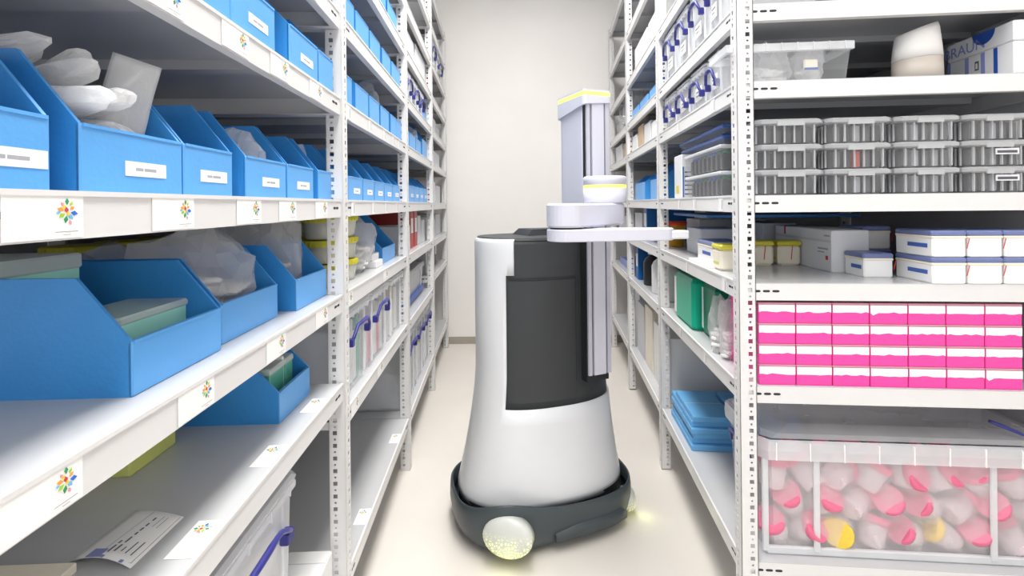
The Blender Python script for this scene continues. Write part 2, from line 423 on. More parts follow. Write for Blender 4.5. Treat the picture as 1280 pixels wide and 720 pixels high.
def bag(row, x, y, z, sx, sy, sz, label, seed, m='clear_bag', fill=True, group=None):
    t = empty('plastic_bag'); place(t, row, x, y, z)
    obj('film', crumple(sx, sy, sz, m, seed, amp=.45, sub=3), t)
    if fill:
        mb = MB(); rnd = random.Random(seed)
        for k in range(7):
            X = Matrix.Translation((rnd.uniform(-.3, .3) * sx, rnd.uniform(-.3, .3) * sy, sz * (.12 + .11 * k))) @ Matrix.Rotation(rnd.uniform(-.5, .5), 4, 'Z') @ Matrix.Rotation(rnd.uniform(-.25, .25), 4, 'X')
            mb.rbox(-sx * .52, sx * .52, -sy * .52, sy * .52, -.004, .004, 'white_plastic' if k % 2 else 'paper', .002, X)
        obj('packets', mb, t)
    return tagp(t, label, 'plastic bag', group)
def container_meshes(w, dp, h, m):
    b = MB(); r = .015
    def ring(k, z, i=0):
        a, c = -dp + k + i, -k - i; d, e = -w / 2 + k + i, w / 2 - k - i
        return [(a + r, d, z), (c - r, d, z), (c, d + r, z), (c, e - r, z), (c - r, e, z), (a + r, e, z), (a, e - r, z), (a, d + r, z)]
    b.loft([ring(.016, .002), ring(.006, h - .03)], m, cap1=False)
    for y in (-w * .36, w * .36): b.rbox(-.012, -.004, y - .004, y + .004, .02, h - .035, 'clear_rim', .002)
    R = MB()
    R.loft([ring(.008, h - .034), ring(-.002, h - .028), ring(-.002, h - .016), ring(.002, h - .012)], 'clear_rim', False, False)
    for q in range(5):
        y = -w / 2 + w * (q + .5) / 5; R.box(-.003, .0035, y - .0015, y + .0015, h - .034, h - .014, 'clear_rim')
    Ld = MB().loft([ring(-.001, h - .012), ring(-.003, h - .006), ring(.004, h)], 'clear_rim')
    hw = w * .34; pts = []
    for q in range(13):
        a = -1 + q / 6; yy = hw * a; zz = h - .055 - .03 * max(0, abs(a) - .62) / .38; xx = .012 + .006 * (1 - a * a)
        pts.append((xx, yy, zz))
    pts = [(.001, -hw * 1.04, h - .10)] + pts + [(.001, hw * 1.04, h - .10)]
    H = MB().tube(pts, [.003] + [.005] * 4 + [.0065] * 5 + [.005] * 4 + [.003], 'handle_blue', 8)
    H.rbox(-.004, .014, -hw * 1.1, -hw * .9, h - .108, h - .086, 'handle_blue', .002); H.rbox(-.004, .014, hw * .9, hw * 1.1, h - .108, h - .086, 'handle_blue', .002)
    lab = MB().box(-.0035, -.002, -w * .2, w * .2, h * .25, h * .25 + .045, 'paper').box(-.002, -.0016, -w * .15, w * .12, h * .25 + .028, h * .25 + .032, 'ink').box(-.002, -.0016, -w * .15, w * .05, h * .25 + .015, h * .25 + .018, 'ink')
    return b.mesh('body'), R.mesh('rim'), Ld.mesh('lid'), H.mesh('handle'), lab.mesh('label_card')
def container(row, x, y0, y1, z, h, dp, label, group, m='clear_box', handle=True, fill=None, flip=False, lab=False):
    w = y1 - y0; t = empty('lidded_container'); place(t, row, x, (y0 + y1) / 2, z, PI if flip else 0)
    ms = cached(('cont', round(w, 3), round(dp, 3), round(h, 3), m), lambda: container_meshes(w, dp, h, m))
    obj('body', ms[0], t); obj('rim', ms[1], t); obj('lid', ms[2], t)
    if handle: obj('handle', ms[3], t)
    if lab: obj('label_card', ms[4], t)
    if fill:
        mb = MB(); rnd = random.Random(len(label)); n = 6
        for k in range(n):
            yy = -w / 2 + .02 + (w - .04) * (k + .5) / n; hh = h * rnd.uniform(.45, .8)
            mb.rbox(-dp + .03, -.022 - rnd.uniform(0, .01), yy - (w - .04) / n * .44, yy + (w - .04) / n * .44, .006, hh, fill[k % len(fill)], .004)
        obj('contents', mb, t)
    return tagp(t, label, 'container', group)
def tub_meshes(r, h):
    b = MB().lathe([(r * .84, .001), (r * .86, .004), (r * .97, h - .016)], 'tub_clear', 24, cap1=False)
    l = MB().lathe([(r, h - .018), (r * 1.03, h - .015), (r * 1.03, h - .002), (r * .98, h), (r * .85, h - .002)], 'yellow_lid', 24)
    for k in range(24):
        a = 2 * PI * k / 24; l.box(-.001, .0015, -.0012, .0012, h - .016, h - .003, 'yellow_lid', Matrix.Rotation(a, 4, 'Z') @ Matrix.Translation((r * 1.03, 0, 0)))
    c = MB().lathe([(r * .78, .004), (r * .84, h * .6)], 'cream', 16)
    return b.mesh('body'), l.mesh('lid'), c.mesh('contents')
def tub(row, x, y, z, r, h, label, group):
    t = empty('food_tub'); t.name = 'sample_tub'; place(t, row, x, y, z); b, l, c = cached(('tub', r, h), lambda: tub_meshes(r, h))
    obj('body', b, t); obj('lid', l, t); obj('contents', c, t); return tagp(t, label, 'tub', group)
def carton(row, x0, x1, y0, y1, z, h, label, name='carton', m='carton', cat='box', group=None, extra=None, rz=0, lidm=None):
    t = empty(name); cx, cy = (x0 + x1) / 2, (y0 + y1) / 2; place(t, row, cx, cy, z, rz); a, b = abs(x1 - x0) / 2, abs(y1 - y0) / 2
    obj('body', MB().rbox(-a, a, -b, b, 0, h, m, min(.003, h * .1)), t)
    if lidm: obj('lid', MB().rbox(-a - .002, a + .002, -b - .002, b + .002, h * .76, h + .003, lidm, .002), t)
    else: obj('flap_seam', MB().box(-a * .98, a * .98, -.0012, .0012, h, h + .0006, 'carton_grey'), t)
    if extra: extra(t, a, b, h)
    return tagp(t, label, cat, group)
def binder(row, x, y, z, w, d, h, m, label, group=None, flip=1):
    t = empty('ring_binder'); place(t, row, x, y, z)
    mb = MB(); mb.rbox(-d, 0, -w / 2, w / 2, 0, h, m, .003); obj('cover', mb, t)
    obj('spine_label', MB().box(.0, .0008, -w * .35, w * .35, h * .4, h * .8, 'paper') if flip > 0 else MB().box(-d - .0008, -d, -w * .35, w * .35, h * .4, h * .8, 'paper'), t)
    return tagp(t, label, 'binder', group)
def bottle(row, x, y, z, r, h, m, capm, label, cat='bottle', group=None, name='bottle'):
    t = empty(name); place(t, row, x, y, z)
    obj('body', MB().lathe([(r * .92, 0), (r, .006), (r, h * .62), (r * .8, h * .72), (r * .4, h * .8), (r * .38, h * .86)], m, 20), t)
    obj('cap', MB().lathe([(r * .46, h * .84), (r * .48, h * .86), (r * .48, h * .98), (r * .42, h)], capm, 16), t)
    return tagp(t, label, cat, group)

# ------------------------------------------------------------------ left rack, nearest unit
def ly(px, x=-.03): return on_x('L', px, HZ, x)[0]
G = 'blue bins on the nearest left shelves'
z = LZ[3]
for a, b, lab, card, kw in [
        (-70, 64, 'blue bin at the photo\'s left edge on the fourth shelf up', True, {}),
        (101, 228.5, 'blue bin heaped with clear sealed pouches on the fourth shelf up', True, {}),
        (230.5, 291, 'blue bin with label card, right of the bin heaped with pouches', True, {}),
        (308, 358, 'blue bin with a clear bag standing in it on the fourth shelf up', True, {}),
        (360, 392, 'blue bin second from the near left post on the fourth shelf up', True, {}),
        (398.5, 419, 'blue bin right beside the near left post on the fourth shelf up', False, {})]:
    blue_bin('L', -.03, ly(a), ly(b), z, lab, G, card=card, **kw)
from mathutils import Euler
def pouch(row, x, y, z, w, l, th, rot, label, m='pouch'):
    t = empty('sealed_pouch'); place(t, row, x, y, z)
    n = 14; rings = []
    for k in range(n + 1):
        f = k / n; yy = (f - .5) * l; g = max(0, min(1, (f - .05) / .18, (.95 - f) / .18)); e = th * (.04 + .96 * g ** .6); ww = w / 2
        wob = .004 * math.sin(9 * f + w * 100)
        rings.append([(q * ww, yy, sgn * e * hh + wob) for q, sgn, hh in ((-1, 1, .03), (-.8, 1, .4), (-.3, 1, .5), (.3, 1, .45), (.8, 1, .35), (1, 1, .03), (.8, -1, .35), (.3, -1, .5), (-.3, -1, .45), (-.8, -1, .4))])
    X = rot.to_matrix().to_4x4()
    if th < .02: obj('film', MB().loft(rings, m, smooth=True, X=X), t)
    else:
        fm = crumple(w * .5, l * .55, th * .62, m, seed=l * 40 + w * 70, amp=.22, sub=3)
        for v in fm.vertices: v.co = X @ (v.co - Vector((0, 0, th * .5)))
        obj('film', fm, t)
    obj('tubing', MB().tube([X @ Vector((w * .14 * math.sin(k * .9), (k / 8 - .5) * l * .78, 0)) for k in range(9)], th * .2, 'white_plastic', 8), t)
    return tagp(t, label, 'pouch', 'clear sealed pouches heaped in a blue bin')
yb0, yb1 = ly(101), ly(228.5); yb = (yb0 + yb1) / 2
pouch('L', -.20, yb - .035, z + .142, .05, .24, .022, Euler((-.16, .2, 1.3)), 'long clear pouch lying at the back of the heaped blue bin')
pouch('L', -.13, yb - .015, z + .124, .045, .18, .024, Euler((-.2, .1, 1.22)), 'long clear pouch lying across the top of the heaped blue bin')
pouch('L', -.105, yb + .0, z + .102, .05, .16, .024, Euler((-.12, -.1, 1.3)), 'long clear pouch lying low at the front of the heaped blue bin')
pouch('L', -.078, yb + .045, z + .115, .052, .125, .012, Euler((1.5, .22, .75)), 'flat clear pouch standing upright in the heaped blue bin')
pouch('L', -.09, yb + .02, z + .076, .07, .12, .024, Euler((.05, .15, .7)), 'short clear pouch tucked behind the front of the heaped blue bin')
pouch('L', -.26, yb + .03, z + .12, .07, .2, .03, Euler((.05, .15, 1.45)), 'clear pouch at the far rear of the heaped blue bin')
pouch('L', -.17, yb + .05, z + .09, .06, .18, .028, Euler((.0, .1, 1.5)), 'clear pouch along the far side of the heaped blue bin')
pouch('L', -.10, yb - .045, z + .096, .05, .17, .022, Euler((-.1, .25, 1.35)), 'clear pouch against the near side of the heaped blue bin')
pouch('L', -.15, yb + .03, z + .135, .045, .17, .022, Euler((-.3, -.1, 1.0)), 'clear pouch leaning behind the upright flat one in the heaped bin')
yd = (ly(308) + ly(358)) / 2
bag('L', -.075, yd - .01, z + .03, .03, .05, .05, 'clear bag standing upright in a blue bin on the fourth shelf up', 3)
bag('L', -.10, ly(398.5) + .03, z + .02, .03, .04, .055, 'clear bag peeking from the bin beside the near left post', 5)
# fifth shelf up (only fronts show from below)
z = LZ[4]
for a, b, lab, card in [(60, 150, 'blue bin at the photo\'s top left corner on the fifth shelf', False), (152, 234, 'blue bin touching the photo\'s top edge on the fifth shelf', False),
                        (236, 290.5, 'blue bin third from the near left post on the fifth shelf', False),
                        (291.5, 346, 'blue bin with white card at its foot on the fifth shelf', True), (364, 399, 'blue bin with label card second from the post on the fifth shelf', True),
                        (400.5, 418, 'blue bin right beside the near left post on the fifth shelf', False)]:
    blue_bin('L', -.012, ly(a, -.012), ly(b, -.012), z, lab, G, card=card, fh=.085, rh=.15)
blue_bin('L', -.012, ly(396, -.012), ly(417, -.012), LZ[5], 'blue bin at the top beside the near left post', G, card=False)
blue_bin('L', -.012, ly(368, -.012), ly(394, -.012), LZ[5], 'blue bin next but one to the near left post on the sixth shelf', G, card=False)
# third shelf up: three big bins
z = LZ[2]
def bin_on(px_corner, px_right, z, lab, **kw):
    x, y0 = on_z('L', *px_corner, z); y1 = ly(px_right, x)
    blue_bin('L', x, y0, y1, z, lab, G, card=False, **kw); return x, y0, y1
x1_, a1, b1 = bin_on((166, 497), 275, z, 'large blue bin holding pale teal boxes at the lower left', fh=.068, rh=.146, dp=.34, sl=.066)
x2_, a2, b2 = bin_on((277, 432), 346, z, 'blue bin full of bagged packets beside the bin of teal boxes', fh=.068, rh=.146, dp=.36, sl=.066)
x3_, a3, b3 = bin_on((371, 389), 407, z, 'blue bin with a clear bag beside the near left post, third shelf up', fh=.068, rh=.146, dp=.36, sl=.066)
bag('L', x2_ - .10, (a2 + b2) / 2, z + .02, .085, (b2 - a2) * .40, .095, 'crinkled clear bag of packets in the blue bin on the third shelf', 11)
bag('L', x2_ - .25, (a2 + b2) / 2, z + .01, .06, (b2 - a2) * .36, .082, 'crinkled clear bag at the back of the third shelf bin', 12)
bag('L', x3_ - .12, (a3 + b3) / 2, z + .01, .09, (b3 - a3) * .38, .115, 'crinkled clear bag in the bin beside the near left post', 14)
def teal_box(x, y, z, a, b, h, label, m='teal', rz=0):
    t = empty('slide_box'); place(t, 'L', x, y, z, rz)
    obj('base', MB().rbox(-a, a, -b, b, 0, h * .9, m, .003), t); obj('lid', MB().rbox(-a - .002, a + .002, -b - .002, b + .002, h * .86, h, 'frost_lid', .003), t)
    return tagp(t, label, 'slide box', 'teal plastic boxes in the blue bins')
teal_box(x1_ - .095, (a1 + b1) / 2 + .02, z + .0045, .045, .07, .082, 'pale teal box with frosted lid standing in the large blue bin')
teal_box(x1_ - .03, (a1 + b1) / 2 + .01, z + .0045, .018, .085, .035, 'low pale teal box just behind the large bin\'s front', rz=0)
teal_box(x1_ - .24, (a1 + b1) / 2 - .02, z + .0045, .06, .07, .16, 'pale teal box standing tall at the photo\'s left edge')
bag('L', x1_ - .40, b1 - .02, z, .04, .09, .10, 'clear bag lying behind the large bin of teal boxes', 21)
# yellow-lidded tubs along the back of the third shelf
k = 0
for i in range(5):
    tub('L', -.50, ly(120, -.5) - .04 + i * .135, z, .064, .152, f'yellow-lidded tub, {ORD[i]} from the left behind the third shelf bins', 'yellow lidded tubs behind the bins')
# second shelf up
z = LZ[1]
x4_, a4, b4 = bin_on((350, 530), 385, z, 'blue bin of green boxes low down beside the near left post', fh=.066, rh=.125, dp=.34, sl=.06)
teal_box(x4_ - .06, (a4 + b4) / 2 - .03, z + .0045, .032, .034, .105, 'green box with frosted lid in the low blue bin, nearest one', 'green_box')
teal_box(x4_ - .06, (a4 + b4) / 2 + .032, z + .0045, .032, .02, .105, 'green box in the low blue bin, beside the white strip', 'green_box')
carton('L', x4_ - .09, x4_ - .03, (a4 + b4) / 2 + .004, (a4 + b4) / 2 + .010, z + .0045, .112, 'white card strip between two green boxes in the low bin', 'card_strip', 'paper', 'card')
# paper slip
def slip():
    P = [on_z('L', *p, z + .004) for p in ((87, 700), (170, 636), (230, 644), (163, 708))]
    c = Vector((sum(p[0] for p in P) / 4, sum(p[1] for p in P) / 4, 0)); t = empty('delivery_slip'); place(t, 'L', c.x, c.y, z)
    A, B, C_, D_ = [Vector((p[0] - c.x, p[1] - c.y, 0)) for p in P]
    def pt(u, v, h=0): q = A.lerp(B, u).lerp(D_.lerp(C_, u), v); q.z = .001 + .010 * (1 - (2 * v - 1) ** 2) * (.35 + .65 * (1 - u)) + h; return q
    n = 8; top = [[pt(i / n, j / n, .0006) for j in range(n + 1)] for i in range(n + 1)]
    vs = [p for r in top for p in r] + [p - Vector((0, 0, .0006)) for r in top for p in r]; N = (n + 1) ** 2; fs = []
    for i in range(n):
        for j in range(n):
            a = i * (n + 1) + j; q = (a, a + 1, a + n + 2, a + n + 1); fs += [q, tuple(k + N for k in q[::-1])]
    for e in range(n):
        for (p0, p1) in ((e, e + 1), (n * (n + 1) + e, n * (n + 1) + e + 1), (e * (n + 1), (e + 1) * (n + 1)), (e * (n + 1) + n, (e + 1) * (n + 1) + n)): fs.append((p0, p1, p1 + N, p0 + N))
    obj('sheet', MB().add(vs, fs, 'paper', True), t)
    mb = MB()
    def quad(u0, u1, v0, v1, m, h=.0012):
        for s_ in range(4):
            ua, ub = u0 + (u1 - u0) * s_ / 4, u0 + (u1 - u0) * (s_ + 1) / 4; va, vb = v0, v1
            mb.add([pt(ua, va, h), pt(ub, va, h), pt(ub, vb, h), pt(ua, vb, h)], [(0, 1, 2, 3)], m)
    quad(.0, .16, .25, .48, 'pale_blue'); quad(.0, .05, .48, .85, 'pale_blue')
    quad(.05, .97, .42, .43, 'paleink'); quad(.05, .97, .95, .96, 'paleink'); quad(.05, .055, .42, .95, 'paleink')
    for v, segs in ((.5, ((.1, .24), (.27, .33))), (.58, ((.13, .26), (.3, .42), (.46, .52), (.55, .62), (.65, .72), (.78, .85))), (.68, ((.15, .24),)), (.76, ((.14, .36),)), (.85, ((.14, .39),))):
        for u0, u1 in segs: quad(u0, u1, v, v + (.028 if v < .65 else .018), 'ink')
    for v in (.7, .78): quad(.66, .9, v, v + .012, 'paleink')
    obj('print', mb, t)
    tagp(t, 'white printed slip lying on the second shelf at the lower left', 'paper')
slip()
xa, ya = on_z('L', 140, 598, z); 
carton('L', xa - .08, xa + .03, ya + .0, ya + .12, z, .075, 'pale lime cardboard box on the second shelf behind the paper slip', m='lime_box')
xa, ya = on_z('L', 40, 713, z)
carton('L', xa - .11, xa + .06, ya - .10, ya - .005, z, .012, 'flat cream cardboard sheet at the lower left corner of the photo', 'card_sheet', 'cream', 'card')
# bottom shelf: big clear container with blue handle
z = LZ[0]; yr = ly(368, -.02)
container('L', -.02, yr - .40, yr, z, .43, .5, 'tall clear container with dark blue handle at the bottom left', 'clear containers with blue handles', m='clear_rim', fill=['white_plastic', 'cloudy', 'white_plastic'], lab=False)
container('L', -.16, yr + .03, -.03, z + .20, .2, .3, 'clear container with red contents low behind the near left post', 'clear containers with blue handles', handle=False, fill=['orange_red', 'cloudy', 'white_plastic'])
carton('L', -.5, -.165, yr + .03, -.03, z, .198, 'low grey crate under the clear container with red contents', m='carton_grey')
carton('L', -.14, -.03, -.11, -.02, z, .09, 'small white carton on the bottom shelf by the near left post', m='white_plastic')

# ------------------------------------------------------------------ left rack, second unit
z = LZ[3]; G2 = 'blue bins on the second left shelving unit'
ys = [.03, .085] + [.255, .40, .545, .69, .83]
edges = [(.045, .14), (.15, .30), (.31, .455), (.465, .61), (.62, .765), (.775, .92)]
for i, (a, b) in enumerate(edges): blue_bin('L', -.03, a, b, z, f'blue bin, {ORD[i]} from the front on the second left unit\'s fourth shelf', G2, card=True)
z = LZ[4]
for i, (a, b) in enumerate([(.05, .16), (.2, .345), (.365, .50), (.525, .66), (.70, .80), (.81, .92)]):
    blue_bin('L', -.02, a, b, z, f'blue bin, {ORD[i]} from the front on the second left unit\'s fifth shelf', G2, card=False, fh=.09)
bag('L', -.07, .10, z + .02, .04, .04, .075, 'clear bag poking up in the second left unit\'s fifth shelf', 31)
bag('L', -.09, .59, z + .02, .05, .05, .085, 'whitish bag rising from a fifth shelf bin of the second left unit', 32)
z = LZ[5]
for i, (a, b) in enumerate([(.05, .19), (.21, .36), (.38, .52), (.56, .70), (.73, .90)]):
    blue_bin('L', -.02, a, b, z, f'blue bin, {ORD[i]} from the front on the second left unit\'s sixth shelf', G2, card=False, fh=.09)
z = LZ[6]
for i, (a, b) in enumerate([(.08, .24), (.26, .44), (.46, .62), (.66, .84)]):
    blue_bin('L', -.02, a, b, z, f'blue bin, {ORD[i]} from the front on the second left unit\'s seventh shelf', G2, card=False, fh=.09)
z = LZ[2]
for i, (xx, yy) in enumerate([(-.10, .14), (-.10, .27), (-.24, .14), (-.24, .27), (-.38, .16), (-.38, .30)]):
    for j in range(3):
        tub('L', xx, yy, z + .068 * j, .058, .066, f'{["lowest", "middle", "topmost"][j]} yellow-lidded tub in the {["near front", "far front", "near middle", "far middle", "near rear", "far rear"][i]} stack of the second left unit', 'yellow lidded tubs on the second left unit')
bag('L', -.11, .43, z, .08, .09, .10, 'clear bag of white packets beside the yellow-lidded tubs', 33)
for j in range(3): carton('L', -.16 - .01 * j, -.04 - .015 * j, .52, .62, z + .026 * j, .025, ['lowest', 'middle', 'topmost'][j] + ' flat white packet stacked in front of the blue bin', m='white_plastic', name='packet', cat='packet')
blue_bin('L', -.05, .66, .90, z, 'tall blue bin standing on the second left unit\'s third shelf', G2, card=False, fh=.06, rh=.19, sl=.12, dp=.30)
z = zl('L', 0, 1)
z = LZ[0]
zz = zl('L', 0, 1)
GC = 'clear containers with blue handles on the second left unit'
container('L', -.015, .05, .31, zz, .255, .45, 'clear container with blue handle, nearest of three on the second left unit', GC, fill=['cloudy', 'white_plastic', 'green_box'])
container('L', -.015, .33, .60, zz, .255, .45, 'clear container with blue handle, middle of three on the second left unit', GC, fill=['white_plastic', 'cap_pink', 'cloudy'])
container('L', -.015, .63, .90, zz, .255, .45, 'clear container, farthest of three on the second left unit', GC, fill=['cloudy', 'carton_tan', 'white_plastic'], handle=False)
# ------------------------------------------------------------------ left rack, third and fourth units
o1 = PITCH; G3 = 'blue bins on the third left shelving unit'
z = LZ[3]
for i in range(5): blue_bin('L', -.03, o1 + .06 + i * .17, o1 + .215 + i * .17, z, f'blue bin, {ORD[i]} from the front on the third left unit\'s fourth shelf', G3, card=True, fh=.085)
z = LZ[4]
for i in range(3): blue_bin('L', -.03, o1 + .06 + i * .2, o1 + .24 + i * .2, z, f'blue bin, {ORD[i]} from the front on the third left unit\'s fifth shelf', G3, card=False, fh=.09)
blue_bin('L', -.03, o1 + .70, o1 + .90, z, 'tall blue bin at the far end of the third left unit\'s fifth shelf', G3, card=False, fh=.12, rh=.2)
bag('L', -.08, o1 + .5, z + .03, .05, .06, .065, 'white bag rising from the third left unit\'s fifth shelf', 41)
z = LZ[5]
for i in range(3): container('L', -.02, o1 + .06 + i * .22, o1 + .26 + i * .22, z, .155, .4, f'clear container with blue handle, {ORD[i]} on the third left unit\'s sixth shelf', 'clear containers high on the third left unit', fill=['white_plastic', 'cloudy'])
blue_bin('L', -.03, o1 + .73, o1 + .90, z, 'blue bin at the far end of the third left unit\'s sixth shelf', G3, card=False)
z = LZ[6]
carton('L', -.3, -.03, o1 + .1, o1 + .42, z, .15, 'white carton high on the third left unit, nearer one'); carton('L', -.3, -.03, o1 + .48, o1 + .85, z, .17, 'white carton high on the third left unit, farther one')
z = LZ[2]
carton('L', -.3, -.04, o1 + .10, o1 + .30, z, .13, 'white carton beside the red binders on the third left unit')
for i in range(2): binder('L', -.05, o1 + .42 + i * .13, z, .10, .25, .20, 'binder_red', f'red binder, {["nearer", "farther"][i]} one on the third left unit\'s third shelf', 'red binders')
carton('L', -.25, -.05, o1 + .63, o1 + .73, z, .17, 'slim white box right of the red binders'); carton('L', -.25, -.05, o1 + .77, o1 + .9, z, .14, 'small white box at the far end beside the red binders')
z = zl('L', 1, 1)
gc = container('L', -.05, o1 + .08, o1 + .86, z, .19, .4, 'grey lidded crate with blue band on the third left unit', None, m='clear_rim', handle=False, fill=['carton_grey'])
obj('label_band', MB().box(-.012, .0, -.36, .36, .02, .05, 'label_blue'), gc)
bag('L', -.16, o1 + .42, z + .192, .08, .2, .045, 'black bag lying on the grey lidded crate', 43, m='black', fill=False)
z = LZ[0]
for i in range(3): container('L', -.02, o1 + .06 + i * .29, o1 + .32 + i * .29, z, .36, .45, f'clear container with blue handle, {ORD[i]} low on the third left unit', 'clear containers low on the third left unit', fill=['cloudy', 'white_plastic'])
o2 = 2 * PITCH
t = empty('cable_reel'); place(t, 'L', -.03, o2 + .16, LZ[6])
Xr = Matrix.Translation((-.03, 0, .11)) @ Matrix.Rotation(PI / 2, 4, 'Y')
obj('flange', MB().lathe([(.11, .022), (.108, .03), (.02, .03)], 'orange_red', 28, X=Xr), t); obj('flange', MB().lathe([(.11, -.03), (.108, -.022), (.02, -.022)], 'orange_red', 28, X=Xr), t); obj('drum', MB().lathe([(.08, -.022), (.08, .022)], 'binder_red', 24, X=Xr), t)
tagp(t, 'orange red round reel on the left unit by the back wall', 'reel')
container('L', -.02, o2 + .1, o2 + .4, LZ[7], .2, .4, 'clear container with blue handle, nearer one high by the back wall', 'containers by the back wall', fill=['cloudy'])
container('L', -.02, o2 + .5, o2 + .85, LZ[7], .2, .4, 'clear container with blue handle, farther one high by the back wall', 'containers by the back wall', fill=['cloudy'])
for li, items in ((5, [(.06, .3, .13), (.36, .62, .15), (.66, .88, .12)]), (4, [(.1, .4, .15), (.46, .86, .13)]), (2, [(.06, .28, .15), (.33, .5, .12), (.56, .88, .16)]), (3, [(.3, .55, .16), (.6, .88, .14)])):
    for i, (a, b, h) in enumerate(items):
        carton('L', -.3, -.05, o2 + a, o2 + b, LZ[li], h, f'white carton, {ORD[i]} on shelf {["one", "two", "three", "four", "five", "six"][li]} of the left unit by the back wall', m=['white_plastic', 'carton', 'carton_grey'][i % 3], group='cartons on the left unit by the back wall')
carton('L', -.3, -.04, o2 + .08, o2 + .24, LZ[3], .10, 'red box at eye level on the left unit by the back wall', m='red')
carton('L', -.35, -.06, o2 + .08, o2 + .5, LZ[1], .2, 'grey crate low on the left unit by the back wall', m='carton_grey', name='crate', cat='crate')
binder('L', -.06, o2 + .62, LZ[1], .1, .25, .2, 'black', 'black binder low on the left unit by the back wall')
# ------------------------------------------------------------------ right rack, nearest unit: what its end shows
def ry(px, x=.02): return on_x('R', px, HZ, x)[0]
def rx(px, y=.02): return on_y('R', px, HZ, y)[0]
def rz_(px, py, y=.02): return on_y('R', px, py, y)[1]
# fourth shelf: clear lidded trays, three high and four across
def tray_meshes(w, dp, h):
    b = MB(); r = .012
    def ring(k, z):
        a, c, d, e = -w / 2 + k, w / 2 - k, k, dp - k
        return [(a + r, d, z), (c - r, d, z), (c, d + r, z), (c, e - r, z), (c - r, e, z), (a + r, e, z), (a, e - r, z), (a, d + r, z)]
    b.loft([ring(.014, .001), ring(.006, h - .014)], 'clear_tray', cap1=False)
    for q in range(6):
        x = -w / 2 + .022 + (w - .044) * q / 5; b.box(x - .0018, x + .0018, .004, .009, .004, h - .016, 'tray_rim')
    for q in range(7):
        y = .03 + (dp - .06) * q / 6
        for s_ in (-1, 1): b.box(s_ * (w / 2 - .010) - .002, s_ * (w / 2 - .010) + .002, y - .002, y + .002, .004, h - .016, 'tray_rim')
    l = MB().loft([ring(.004, h - .015), ring(-.002, h - .012), ring(-.002, h - .004), ring(.003, h), ], 'tray_rim')
    l.box(-w * .2, w * .2, -.005, -.001, h - .018, h - .006, 'tray_rim')
    return b.mesh('body'), l.mesh('lid')
def tray(x0, x1, y, z, h, dp, label, group, mats, flip=False, lidm=None, lab=False):
    w = x1 - x0; t = empty('lidded_tray'); place(t, 'R', (x0 + x1) / 2, y, z)
    b, l = cached(('tray', round(w, 3), dp, h), lambda: tray_meshes(w, dp, h))
    obj('body', b, t); obj('lid', l, t)
    if lidm: obj('lid_insert', MB().rbox(-w / 2 + .006, w / 2 - .006, .006, dp - .006, h, h + .003, lidm, .001), t)
    mb = MB(); n = 5
    for q in range(n):
        xx = -w / 2 + .018 + (w - .036) * (q + .5) / n; ww = (w - .036) / n * .36
        for j in range(3):
            yy = .016 + (dp - .03) * j / 3; mb.rbox(xx - ww, xx + ww, yy, yy + (dp - .03) / 3 - .006, .004, h - .02, mats[(q + j) % len(mats)], .002)
    obj('contents', mb, t)
    if lab: obj('label_card', MB().box(-w * .05, w * .3, -.0006, .002, h * .45, h * .68, 'cloudy').box(-w * .03, w * .27, -.0010, -.0006, h * .5, h * .6, 'ink'), t)
    return tagp(t, label, 'tray', group)
cols = [(946, 1031), (1034, 1117), (1121, 1203), (1206, 1290)]
for c_, (a, b) in enumerate(cols):
    for j in range(3):
        m_ = [['tip_black', 'hole_dark'], ['ink', 'hole_dark', 'binder_red'] if j == 1 else ['ink', 'hole_dark', 'paleink'], ['ink', 'paleink'], ['ink', 'ink', 'paleink']][c_]
        tray(rx(a), rx(b) - .002, .015, RZ[3] + .066 * j, .0655, .155, f'clear lidded tray, {["bottom", "middle", "top"][j]} of the {["first", "second", "third", "fourth"][c_]} stack right of the post', 'clear lidded trays stacked three high', m_, lab=(c_ == 3 and j < 2))
# fifth shelf: clear bin, white dispenser, printed cartons
t = empty('clear_crate'); xa, xb = rx(940, .03), rx(1068, .03); hh = rz_(1060, 50, .03) - RZ[4]; place(t, 'R', (xa + xb) / 2 - .03, .03, RZ[4]); w2 = (xb - xa) / 2 + .03
obj('body', MB().loft([[(-w2 + .012, .012, .002), (w2 - .012, .012, .002), (w2 - .012, .115, .002), (-w2 + .012, .115, .002)], [(-w2 + .004, .004, hh - .022), (w2 - .004, .004, hh - .022), (w2 - .004, .126, hh - .022), (-w2 + .004, .126, hh - .022)]], 'clear_tray', cap1=False), t)
rm = MB(); rm.loft([[(-w2 + i, i, zz), (w2 - i, i, zz), (w2 - i, .13 - i, zz), (-w2 + i, .13 - i, zz)] for i, zz in ((.004, hh - .024), (-.003, hh - .022), (-.003, hh - .002), (.003, hh))], 'clear_rim', False, False)
for q in range(8): rm.box(-w2 + .02 + q * (w2 * 2 - .04) / 7 - .001, -w2 + .02 + q * (w2 * 2 - .04) / 7 + .001, -.006, -.002, hh - .023, hh - .001, 'clear_rim')
obj('rim', rm, t); tagp(t, 'clear plastic crate of bagged supplies on the fifth shelf, right', 'crate')
bag('R', (xa + xb) / 2 - .06, .10, RZ[4] + .004, .06, .045, .06, 'clear bag of supplies inside the crate on the fifth shelf', 51)
bag('R', (xa + xb) / 2 + .045, .105, RZ[4] + .004, .04, .04, .055, 'clear bag with white label inside the crate on the fifth shelf', 52)
carton('R', (xa + xb) / 2 + .015, (xa + xb) / 2 + .05, .045, .055, RZ[4] + .035, .028, 'small cream packet with blue edge inside the clear crate', m='cream', name='packet', cat='packet', extra=lambda t_, a, b, h: obj('edge_band', MB().box(-a, a, -b - .0006, -b, 0, .006, 'label_blue'), t_))
